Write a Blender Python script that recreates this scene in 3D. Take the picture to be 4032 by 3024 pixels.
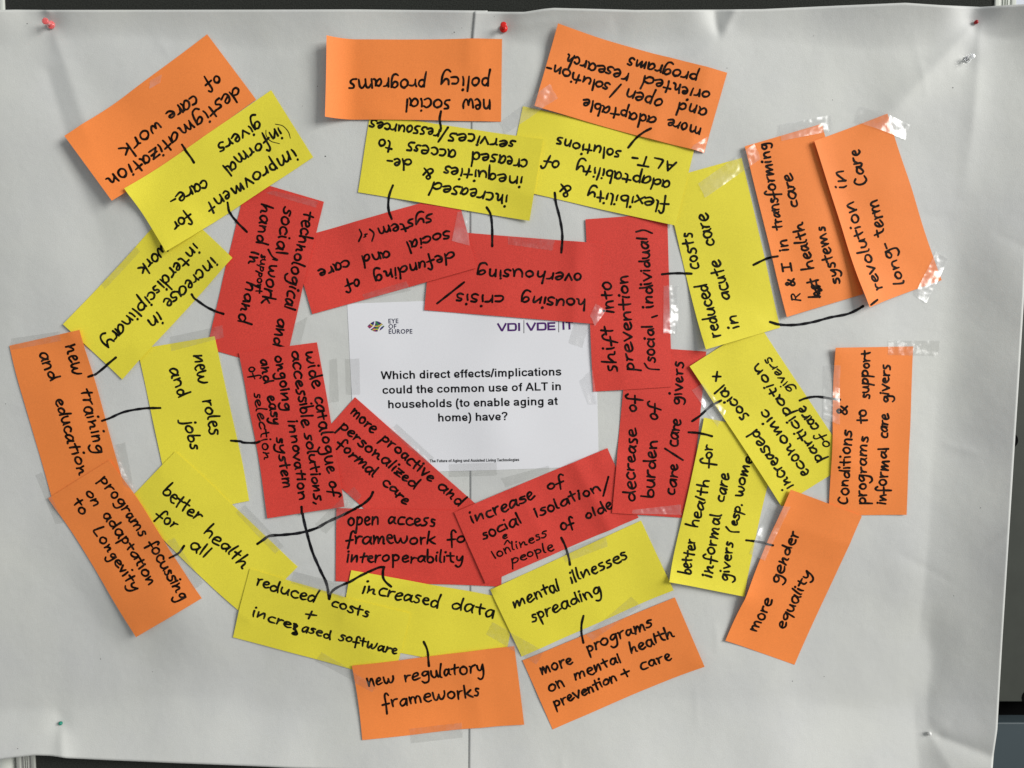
import bpy, math, random
import numpy as np
from mathutils import Vector, Matrix

for o in list(bpy.data.objects): bpy.data.objects.remove(o)
SC = bpy.context.scene
COL = SC.collection
rnd = random.Random(7)

# ------------------------------------------------------------------ camera, world, light, exposure
BOARD_Z = 1.40                      # height of the middle of the board above the floor, metres
PITCH = math.radians(3.5)
DIST = 0.874
cam = bpy.data.cameras.new('camera'); cam.lens = 26; cam.sensor_width = 36; cam.clip_end = 50; cam.clip_start = 0.02
camo = bpy.data.objects.new('camera', cam); COL.objects.link(camo)
camo.location = (0, -DIST * math.cos(PITCH), BOARD_Z + DIST * math.sin(PITCH))
camo.rotation_euler = (math.pi / 2 - PITCH, 0, 0)
SC.camera = camo

world = bpy.data.worlds.new('World'); SC.world = world; world.use_nodes = True
bgn = world.node_tree.nodes['Background']
bgn.inputs['Color'].default_value = (0.92, 0.97, 1.0, 1)
bgn.inputs['Strength'].default_value = 0.31

def area(name, loc, target, sx, sy, power, col):
    l = bpy.data.lights.new(name, 'AREA'); l.shape = 'RECTANGLE'; l.size = sx; l.size_y = sy
    l.energy = power; l.color = col
    o = bpy.data.objects.new(name, l); COL.objects.link(o); o.location = loc
    d = Vector(target) - Vector(loc); o.rotation_euler = d.to_track_quat('-Z', 'Y').to_euler()
    return o
area('window_light', (7.4, -4.8, 4.7), (0, 0, BOARD_Z), 4.2, 4.2, 905, (1.0, 0.985, 0.95))
SC.view_settings.view_transform = 'Standard'; SC.view_settings.look = 'None'
SC.view_settings.exposure = 0.13; SC.view_settings.gamma = 1.0
SC.cycles.transparent_max_bounces = 12
SC.cycles.max_bounces = 6

# ------------------------------------------------------------------ measured data, millimetres on the board (x to the right, z up)
CARDS = {
 1: dict(col='orange', label='orange card reading destigmatization of care work, at the upper left',
  q=[(-293.5,327.1),(-456.1,210.4),(-505.8,282.2),(-346.1,398.4)],curls=[('e','u1',9,0.4)],
  words=[('destigmatization',-311.6,338.9,-461.4,230.7,9.5),('of',-333.7,352.5,-349.8,340.5,8.1),('care',-359.2,328.3,-394.7,307.8,8.8),('work',-402.3,299.5,-448.0,266.5,8.8)],
  strokes=[]),
 29: dict(col='orange', label='orange card reading R & I in transforming health care systems',
  q=[(318.1,78.4),(265.4,272.4),(353.9,298.5),(408.5,105.3)],curls=[('e','v0',2,0.3),('c',0,0,2,0.4)],
  words=[('R',331.1,96.2,330.1,107.8,6.8),('&',324.4,113.4,322.3,123.3,7.9),('I',321.3,130.5,318.8,141.7,7.5),('in',316.2,154.1,312.4,168.4,7.6),('transforming',307.5,178.2,288.8,276.8,7.6),('het',354.2,100.1,349.5,124.0,7.9),('health',345.2,132.9,329.4,186.7,7.9),('care',324.7,203.0,317.1,242.6,7.9),('systems',377.5,115.4,355.1,182.2,7.6)],
  strokes=[([(356.9,101.5),(354.0,108.1),(359.4,109.4),(352.5,114.7),(357.2,113.4),(351.3,110.8),(356.8,105.5),(352.4,118.7),(355.0,121.3)],1.29)]),
 23: dict(col='red', label='red card reading more proactive and personalized formal care',
  q=[(-184.2,-15.1),(-31.4,-150.7),(-91.8,-219.7),(-244.2,-82.6)],curls=[],
  words=[('more',-187.7,-30.4,-160.9,-55.4,8.1),('proactive',-152.9,-62.2,-92.8,-112.6,7.9),('and',-86.0,-117.4,-58.4,-141.2,8.1),('personalized',-201.7,-47.8,-111.7,-120.8,7.6),('formal',-205.1,-67.3,-160.3,-106.0,7.9),('care',-151.6,-112.8,-122.6,-140.5,7.9)],
  strokes=[]),
 30: dict(col='orange', label='orange card reading revolution in long-term care, rightmost in the upper half',
  q=[(410.6,89.4),(343.7,278.0),(426.8,308.9),(501.6,121.7)],curls=[('c',0,0,8,0.4),('e','v0',2.5,0.25)],
  words=[('revolution',426.1,109.6,387.9,211.9,8.4),('in',380.5,223.6,374.1,248.0,8.1),('long-',454.3,116.4,433.1,165.2,8.4),('term',429.2,172.4,415.0,213.1,8.1),('Care',403.2,229.3,392.7,269.7,7.9)],
  strokes=[]),
 25: dict(col='red', label='red card reading open access framework for interoperability',
  q=[(-206.3,-145.2),(-10.2,-149.3),(-12.7,-241.9),(-207.0,-230.7)],curls=[],
  words=[('open',-193.8,-160.6,-155.0,-161.4,9.5),('access',-146.9,-160.0,-89.6,-162.0,9.2),('framework',-195.1,-182.4,-89.0,-183.5,9.0),('for',-76.2,-182.3,-45.7,-183.1,9.0),('interoperability',-194.3,-204.5,-56.8,-207.0,8.4)],
  strokes=[]),
 9: dict(col='yellow', label='yellow card reading increased data, half under the reduced costs card',
  q=[(-188.5,-217.6),(5.2,-259.1),(-11.0,-348.4),(-208.0,-308.3)],curls=[],
  words=[('increased',-176.0,-240.2,-85.9,-262.4,9.0),('data',-72.3,-263.6,-21.0,-275.8,9.8)],
  strokes=[]),
 24: dict(col='red', label='red card reading increase of social isolation/loneliness of older people',
  q=[(-67.9,-150.0),(111.8,-74.6),(149.7,-157.9),(-31.5,-237.2)],curls=[('r',0.8,1.8,0.09),('r',0.42,1.2,0.12)],
  words=[('increase',-48.8,-160.3,27.0,-130.4,8.4),('of',40.5,-121.6,61.4,-113.5,7.9),('social',-36.6,-179.7,11.5,-159.3,8.1),('isolation',27.0,-154.3,104.7,-120.6,7.6),('lonliness',-22.5,-203.7,42.1,-176.2,6.2),('of',57.0,-169.3,73.3,-163.9,7.9),('older',86.1,-157.0,128.7,-137.7,7.6),('people',-1.4,-210.3,49.6,-192.3,6.8),('e',-11.6,-181.4,-4.8,-178.7,4.9)],
  strokes=[([(113.4,-108.7),(107.5,-131.4)],1.29),([(-8.9,-189.1),(-5.5,-184.2),(-2.1,-187.8)],0.95)]),
 11: dict(col='yellow', label='yellow card reading mental illnesses spreading',
  q=[(-26.1,-245.1),(152.8,-161.6),(192.0,-244.7),(11.6,-328.0)],curls=[('c',1,1,2.5,0.3)],
  words=[('mental',0.6,-264.8,57.4,-240.6,8.8),('illnesses',69.0,-234.3,136.6,-203.4,8.4),('spreading',21.9,-282.3,106.8,-245.0,8.4)],
  strokes=[]),
 26: dict(col='red', label='red card reading decrease of burden of care/care givers',
  q=[(118.0,-151.7),(133.9,45.0),(226.8,38.5),(209.9,-158.6)],curls=[],
  words=[('decrease',139.6,-139.1,141.9,-50.4,8.7),('of',141.7,-33.4,143.4,-11.9,8.1),('burden',162.5,-134.2,166.3,-64.0,8.7),('of',166.0,-42.3,167.7,-21.3,8.1),('care',188.0,-131.0,191.4,-93.0,8.4),('care',190.5,-73.8,193.6,-40.2,8.4),('givers',193.4,-24.7,196.2,26.8,8.4)],
  strokes=[([(179.8,-75.4),(200.8,-88.9)],1.29)]),
 12: dict(col='orange', label='orange card reading more programs on mental health prevention + care',
  q=[(12.5,-332.6),(194.1,-254.3),(229.1,-336.0),(48.6,-412.9)],curls=[('c',1,1,5,0.45)],
  words=[('more',33.7,-346.5,72.2,-330.3,8.1),('programs',88.7,-318.3,168.0,-285.0,8.1),('on',42.7,-365.7,62.6,-357.8,8.1),('mental',73.6,-351.5,131.2,-328.9,7.9),('health',140.7,-319.1,193.3,-297.2,7.9),('prevention',49.5,-385.1,125.7,-351.6,7.3),('care',152.4,-339.6,190.1,-324.3,8.1)],
  strokes=[([(130.9,-347.9),(140.1,-343.6)],1.29),([(133.9,-341.9),(138.3,-350.1)],1.29)]),
 27: dict(col='red', label='red card reading shift into prevention (social, individual)',
  q=[(94.6,-8.3),(84.8,191.0),(179.1,197.8),(186.9,-2.4)],curls=[],
  words=[('shift',117.2,13.5,112.9,68.2,9.0),('into',113.8,83.1,110.4,120.7,9.0),('prevention',138.3,15.5,130.3,128.2,8.4),('social',163.3,25.5,160.1,69.6,8.1),('individual',160.2,88.2,153.0,171.3,8.1)],
  strokes=[([(154.3,24.8),(159.3,18.8),(171.4,17.5)],1.02),([(143.4,176.6),(152.3,178.5),(162.0,175.0)],1.15),([(163.0,78.3),(169.1,80.3)],1.29)]),
 28: dict(col='yellow', label='yellow card reading better health for informal care givers (esp. women)',
  q=[(185.7,-233.5),(224.9,-38.8),(314.0,-57.1),(275.8,-252.1)],curls=[('e','u0',3,0.15)],
  words=[('better',208.4,-225.7,213.7,-183.4,8.4),('health',216.0,-169.4,229.4,-110.7,8.1),('for',229.3,-97.8,232.4,-70.7,8.1),('informal',232.0,-229.7,243.7,-152.8,8.1),('care',245.7,-139.6,252.3,-103.9,7.9),('givers',253.9,-234.6,258.7,-186.9,7.6),('esp.',263.9,-167.9,269.2,-140.6,7.3),('women',267.5,-132.9,281.6,-75.4,7.9)],
  strokes=[([(253.5,-168.9),(259.2,-174.5),(268.9,-175.3)],1.15)]),
 15: dict(col='yellow', label='yellow card reading increased social + economic participation of care givers',
  q=[(318.7,-144.6),(206.8,21.3),(286.6,71.6),(397.5,-92.4)],curls=[('e','v0',1,0.3)],
  words=[('increased',329.1,-122.9,282.2,-53.8,8.1),('social',273.9,-40.3,243.2,-1.2,8.1),('economic',348.2,-107.8,294.7,-30.2,8.1),('participation',363.5,-91.2,283.7,24.9,7.6),('of',371.2,-74.0,358.8,-57.8,6.8),('care',357.3,-53.0,338.2,-26.1,7.3),('givers',327.5,-9.3,297.7,31.6,6.8)],
  strokes=[([(234.3,9.5),(243.9,9.3)],1.29),([(239.6,14.9),(238.1,4.1)],1.29)]),
 32: dict(col='red', label='red card reading housing crisis/overhousing',
  q=[(97.6,70.4),(-102.2,86.7),(-93.0,179.0),(105.2,163.0)],curls=[('r',0.14,1.4,0.1)],
  words=[('housing',85.9,94.8,9.3,99.8,8.4),('crisis',-7.6,99.4,-65.8,101.6,8.1),('overhousing',81.1,124.6,-42.1,131.8,8.1)],
  strokes=[([(-55.7,118.9),(-87.3,94.3)],1.36)]),
 14: dict(col='orange', label='orange card reading Conditions & programs to support informal care givers',
  q=[(374.9,-155.7),(375.2,43.0),(469.8,44.4),(466.0,-154.2)],curls=[('c',1,0,4,0.25),('e','v1',1.0,0.3)],
  words=[('Conditions',393.1,-142.7,393.1,-52.9,8.1),('&',388.2,-36.1,388.0,-24.3,8.4),('programs',414.6,-142.3,412.9,-60.4,8.4),('to',410.8,-45.8,411.3,-28.8,8.1),('support',414.0,-17.4,413.8,40.3,7.5),('informal',437.7,-142.6,439.1,-73.7,7.9),('care',436.6,-63.4,439.4,-34.4,7.9),('givers',439.2,-21.6,438.7,23.5,7.6)],
  strokes=[]),
 16: dict(col='yellow', label='yellow card reading reduced care costs in acute care',
  q=[(223.8,41.0),(174.2,236.0),(263.0,260.1),(312.4,66.3)],curls=[('c',0,0,7,0.4)],
  words=[('reduced',238.3,54.9,222.0,116.8,8.8),('costs',213.6,133.3,202.9,176.0,8.8),('in',259.5,64.2,255.3,81.6,8.4),('acute',249.1,97.6,236.5,144.4,8.8),('care',229.6,159.6,220.8,198.1,9.0)],
  strokes=[]),
 31: dict(col='red', label='red card reading defunding of social and care system(s)',
  q=[(-40.4,135.5),(-231.9,81.9),(-254.3,167.8),(-63.8,220.6)],curls=[('r',0.6,1.0,0.12)],
  words=[('defunding',-65.5,150.6,-160.9,124.1,7.9),('of',-176.3,119.4,-194.3,113.7,7.5),('social',-70.7,174.8,-123.0,160.6,7.9),('and',-141.0,152.9,-173.9,144.5,7.9),('care',-187.9,141.9,-224.2,128.9,7.6),('system',-91.0,193.4,-155.2,176.2,7.6)],
  strokes=[([(-163.8,179.3),(-159.2,174.5),(-161.6,165.8)],1.08),([(-167.2,173.9),(-169.9,173.3),(-168.6,171.3),(-170.9,170.3)],0.95),([(-175.8,179.2),(-173.5,173.3),(-176.8,165.7)],1.08)]),
 13: dict(col='orange', label='orange card reading more gender equality, at the lower right',
  q=[(254.5,-306.2),(327.8,-123.7),(413.5,-155.7),(340.6,-338.9)],curls=[('e','v0',1.5,0.3),('r',0.8,1.2,0.15)],
  words=[('more',288.7,-296.5,307.8,-255.6,8.4),('gender',313.3,-236.8,337.4,-174.6,8.1),('equality',322.1,-293.5,354.4,-222.6,8.1)],
  strokes=[]),
 17: dict(col='yellow', label='yellow card reading flexibility & adaptability of ALT-solutions',
  q=[(187.7,183.3),(-7.6,227.3),(12.5,318.3),(210.2,275.3)],curls=[('c',0,0,2,0.3)],
  words=[('flexibility',180.6,206.8,86.6,221.9,8.1),('&',68.6,222.9,54.1,226.0,8.4),('adaptability',181.6,230.2,73.1,250.9,7.9),('of',54.6,252.1,35.5,257.2,7.9),('ALT-',188.5,252.2,137.1,262.1,7.5),('solutions',125.3,265.5,49.9,279.8,7.5)],
  strokes=[]),
 21: dict(col='red', label='red card reading technological and social work support hand in hand',
  q=[(-216.8,211.0),(-266.3,16.3),(-355.3,42.4),(-304.7,236.3)],curls=[],
  words=[('technological',-234.5,200.1,-260.6,86.8,8.4),('and',-266.8,77.5,-274.3,44.2,8.4),('social',-258.2,204.7,-269.5,149.5,8.4),('work',-275.2,139.6,-285.7,93.4,8.4),('support',-286.6,150.8,-294.4,105.9,4.9),('hand',-283.9,208.6,-291.8,162.0,8.1),('in',-296.4,154.1,-299.8,138.2,7.9),('hand',-302.3,118.4,-314.4,70.9,8.1)],
  strokes=[([(-281.3,156.1),(-276.7,148.2),(-270.8,144.2),(-276.1,144.9)],1.15)]),
 6: dict(col='yellow', label='yellow card reading new roles and jobs, left of the tall red card',
  q=[(-345.6,56.3),(-309.8,-137.3),(-401.4,-154.8),(-435.6,41.2)],curls=[],
  words=[('new',-365.7,34.9,-360.7,0.7,10.2),('roles',-357.5,-17.4,-350.6,-59.6,9.5),('and',-395.6,20.8,-385.6,-14.7,8.8),('jobs',-380.8,-41.2,-374.7,-77.3,8.8)],
  strokes=[]),
 18: dict(col='yellow', label='yellow card reading increased inequities & decreased access to services/ressources',
  q=[(20.2,188.9),(-177.1,221.6),(-161.9,309.5),(35.4,280.4)],curls=[('e','u0',2.5,0.25)],
  words=[('increased',-4.3,213.6,-92.7,229.4,8.4),('inequities',12.9,235.2,-78.1,248.1,8.1),('&',-89.3,243.6,-103.1,244.9,8.4),('de-',-113.6,254.6,-144.4,257.7,8.1),('creased',18.1,253.9,-47.0,264.3,8.1),('access',-63.5,264.2,-120.5,273.1,8.1),('to',-136.2,274.7,-153.2,278.5,8.1),('services',4.9,275.8,-73.2,285.4,7.6),('ressources',-82.1,287.9,-162.7,298.5,7.6)],
  strokes=[([(-73.1,294.3),(-84.4,278.3)],1.29)]),
 19: dict(col='orange', label='orange card reading more adaptable and open/solution-oriented research programs',
  q=[(220.1,265.8),(25.4,317.1),(51.5,405.6),(245.4,356.1)],curls=[('e','u1',3,0.3),('r',0.32,1,0.1),('r',0.1,1,0.1)],
  words=[('more',217.4,289.5,177.6,301.7,8.4),('adaptable',165.2,302.5,80.6,323.0,8.1),('and',223.7,310.8,189.2,320.4,8.4),('open',173.5,322.5,129.3,334.5,8.1),('solution-',111.5,340.5,38.4,361.0,7.6),('oriented',226.1,330.2,148.7,349.1,7.9),('research',134.3,352.3,61.3,371.2,7.9),('programs',212.1,350.8,132.1,369.4,7.6)],
  strokes=[([(124.6,343.4),(111.6,329.0)],1.29)]),
 22: dict(col='red', label='red card reading wide catalogue of accessible solutions, densely written',
  q=[(-227.4,49.2),(-196.1,-142.8),(-287.7,-157.4),(-317.5,37.4)],curls=[('e','u1',1.5,0.3)],
  words=[('wide',-237.2,39.5,-228.6,-4.1,8.1),('catalogue',-227.4,-14.0,-212.0,-104.4,8.4),('of',-210.7,-112.6,-208.1,-130.8,7.9),('accessible',-253.9,39.7,-241.4,-50.5,7.9),('solutions,',-239.5,-56.6,-227.1,-141.7,7.3),('ongoing',-272.6,34.3,-263.3,-31.5,7.6),('innovation',-258.8,-41.7,-246.2,-137.1,7.1),('and',-290.5,30.3,-285.2,1.5,7.1),('easy',-282.2,-11.9,-278.5,-47.8,7.3),('system',-274.2,-60.8,-264.6,-123.0,7.3),('of',-303.9,21.5,-300.3,5.6,6.8),('selection',-298.6,-8.5,-288.3,-90.7,6.8)],
  strokes=[]),
 3: dict(col='yellow', label='yellow card reading increase in interdisciplinary work',
  q=[(-322.0,146.4),(-454.1,6.0),(-519.3,70.1),(-388.9,209.5)],curls=[('e','v0',0.8,0.4),('c',1,1,1.5,0.4)],
  words=[('increase',-343.3,144.9,-402.2,92.8,9.5),('in',-407.0,80.8,-422.4,69.5,8.8),('interdisciplinary',-364.3,162.0,-473.6,44.9,8.8),('work',-400.7,159.5,-431.4,131.2,8.8)],
  strokes=[]),
 7: dict(col='yellow', label='yellow card reading better health for all, taped askew at the lower left',
  q=[(-395.7,-78.9),(-251.9,-214.1),(-313.3,-276.8),(-456.2,-139.6)],curls=[],
  words=[('better',-410.2,-124.0,-367.6,-158.8,9.5),('health',-360.7,-170.8,-311.6,-214.3,9.0),('for',-418.7,-150.6,-395.5,-169.0,8.1),('all',-377.6,-185.7,-357.8,-202.4,8.1)],
  strokes=[]),
 20: dict(col='orange', label='orange card reading new social policy programs, its left end curling up at the top',
  q=[(-12.5,301.1),(-210.6,303.1),(-207.8,392.8),(-11.3,393.2)],curls=[('e','u1',10,0.16),('r',0.5,0.8,0.3),('r',0.12,0.9,0.12)],
  words=[('new',-23.9,320.8,-57.2,320.4,10.0),('social',-69.6,320.3,-122.5,321.9,9.5),('policy',-24.5,345.8,-82.6,345.9,9.2),('programs',-97.7,343.8,-186.1,343.9,9.2)],
  strokes=[]),
 2: dict(col='yellow', label='yellow card reading improvment for (informal) care-givers, below the orange destigmatization card',
  q=[(-227.6,260.8),(-396.5,153.1),(-441.4,224.2),(-275.7,337.5)],curls=[('c',1,0,4,0.35),('e','u1',2,0.3)],
  words=[('improvment',-247.5,267.0,-351.4,204.4,9.5),('for',-368.9,195.5,-389.2,181.0,7.6),('informal',-264.4,291.8,-330.8,246.3,8.5),('care-',-349.9,232.7,-393.8,210.8,8.7),('givers',-287.9,302.0,-336.8,270.8,8.5)],
  strokes=[([(-270.8,298.7),(-262.3,296.5),(-255.9,289.6),(-253.6,282.3)],0.47),([(-282.0,292.0),(-281.5,285.7),(-276.2,279.4),(-266.2,276.4)],0.47)]),
 4: dict(col='orange', label='orange card reading new training and education, at the left edge of the ring',
  q=[(-499.1,63.6),(-454.7,-126.8),(-542.5,-145.6),(-583.4,45.4)],curls=[('e','v0',1,0.3)],
  words=[('new',-511.2,47.6,-505.1,10.9,10.2),('and',-543.7,38.3,-533.1,4.9,8.8),('training',-499.2,-4.4,-483.4,-82.1,9.2),('education',-529.0,-15.7,-505.6,-107.7,8.8)],
  strokes=[]),
 8: dict(col='yellow', label='yellow card reading reduced costs + increased software',
  q=[(-307.9,-216.2),(-121.0,-272.7),(-143.0,-359.6),(-331.8,-301.0)],curls=[],
  words=[('reduced',-300.9,-232.0,-231.0,-254.0,8.4),('costs',-212.7,-256.7,-169.1,-272.8,8.4),('incre',-307.3,-270.2,-260.6,-286.2,7.9),('ased',-250.0,-290.0,-215.4,-301.7,7.9),('software',-206.7,-301.6,-137.3,-321.4,7.5)],
  strokes=[([(-258.4,-284.0),(-255.2,-287.0),(-259.5,-290.7),(-256.3,-293.7),(-261.3,-296.6),(-255.9,-297.5),(-258.6,-287.0),(-256.4,-284.7)],1.49),([(-243.9,-271.8),(-231.3,-273.6)],1.29),([(-236.5,-268.3),(-241.1,-277.7)],1.29)]),
 5: dict(col='orange', label='orange card reading programs focussing on adaptation to Longevity',
  q=[(-471.3,-88.4),(-365.5,-251.8),(-446.8,-300.6),(-548.5,-134.9)],curls=[('c',1,1,6,0.5)],
  words=[('programs',-483.0,-108.8,-434.6,-178.5,8.4),('focussing',-426.8,-185.0,-385.5,-253.0,8.4),('on',-500.1,-124.9,-488.8,-143.5,7.9),('adaptation',-481.6,-151.8,-423.8,-235.5,7.9),('to',-516.8,-136.8,-506.9,-154.8,7.9),('Longevity',-495.1,-171.3,-444.3,-244.1,7.9)],
  strokes=[]),
 10: dict(col='orange', label='orange card reading new regulatory frameworks, lowest of all the cards',
  q=[(-192.2,-338.3),(2.7,-314.9),(14.6,-407.5),(-179.1,-425.9)],curls=[('r',0.72,0.9,0.12),('c',1,1,1.5,0.3)],
  words=[('new',-174.7,-359.2,-140.7,-354.1,9.8),('regulatory',-130.3,-354.1,-32.8,-341.7,9.5),('frameworks',-157.4,-386.2,-39.1,-370.7,9.5)],
  strokes=[]),
}
ORDER = [0, 1, 29, 23, 30, 25, 9, 24, 11, 26, 12, 27, 28, 15, 32, 14, 16, 31, 13, 17, 21, 6, 18, 19, 22, 3, 7, 20, 2, 4, 8, 5, 10]
CONNECT = [([(-378.9,275.9),(-373.5,267.8),(-368.3,260.7),(-365.1,255.4)],1.42),([(-371.3,104.7),(-367.4,99.4),(-355.7,90.8),(-345.1,85.5),(-335.1,82.2)],1.42),([(-460.6,31.6),(-471.7,22.9),(-485.5,12.2),(-492.8,9.2)],1.42),([(-327.3,209.9),(-325.3,198.8),(-319.0,189.7),(-306.0,176.5)],1.42),([(-478.9,-42.4),(-470.9,-39.4),(-453.5,-32.0),(-431.1,-28.1),(-411.8,-27.5)],1.42),([(-330.7,-66.3),(-320.0,-67.2),(-315.9,-68.7),(-302.3,-68.9),(-296.6,-67.1)],1.42),([(-386.0,-190.0),(-392.4,-198.5),(-402.9,-204.0)],1.42),([(-163.6,-126.8),(-167.0,-133.5),(-176.4,-141.5),(-195.2,-151.6),(-216.8,-161.7),(-230.2,-169.0),(-249.1,-174.4),(-269.5,-177.0),(-285.2,-178.3),(-292.6,-182.8),(-299.3,-187.4)],1.63),([(-247.1,-143.8),(-246.0,-155.1),(-240.9,-175.0),(-233.9,-197.6),(-224.6,-219.1),(-218.0,-234.1),(-215.2,-252.4)],1.63),([(-215.2,-252.4),(-212.6,-244.6),(-206.0,-239.0),(-191.1,-231.8),(-177.8,-224.3),(-167.2,-219.9),(-156.5,-215.7),(-150.8,-215.6)],1.49),([(-150.8,-215.6),(-152.3,-221.1),(-151.6,-228.0),(-148.7,-233.0),(-142.8,-238.8)],1.49),([(-105.8,-309.3),(-101.6,-320.4),(-99.8,-339.3)],1.42),([(58.4,-181.9),(63.3,-192.4),(67.5,-206.3),(68.9,-214.7)],1.42),([(85.5,-277.1),(83.3,-287.6),(83.4,-298.8),(85.5,-309.9)],1.42),([(211.2,-43.0),(222.6,-34.9),(234.6,-24.1),(244.5,-18.7)],1.42),([(207.2,-56.1),(217.4,-56.8),(226.9,-58.5),(234.3,-60.6)],1.42),([(278.0,-185.3),(288.3,-186.6),(296.8,-188.3),(303.6,-189.9),(309.7,-191.3)],1.42),([(336.7,-18.7),(343.9,-16.0),(356.4,-14.2),(369.8,-15.9),(383.2,-17.7)],1.42),([(173.9,127.9),(184.3,129.0),(195.0,129.3),(208.4,128.7)],1.42),([(300.2,72.9),(312.3,69.8),(330.9,69.6),(350.9,72.9),(370.8,78.2),(389.5,81.8),(400.3,86.2),(409.0,91.2)],1.56),([(412.4,92.2),(422.1,98.3)],1.42),([(279.2,138.6),(288.6,143.3),(296.5,146.5),(306.2,148.2)],1.42),([(159.1,293.8),(150.8,289.5),(141.7,282.4),(133.6,272.6)],1.42),([(49.2,221.0),(50.8,209.3),(55.6,191.1),(58.3,172.8),(57.1,153.0)],1.42),([(-80.8,312.0),(-82.4,303.1),(-81.2,294.3),(-82.0,290.4)],1.42),([(-136.8,229.2),(-140.2,220.8),(-142.2,211.7),(-142.0,201.2),(-138.4,191.0)],1.42),([(-29.1,204.5),(-24.6,196.4),(-22.9,180.8),(-22.9,160.4)],1.42)]
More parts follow.
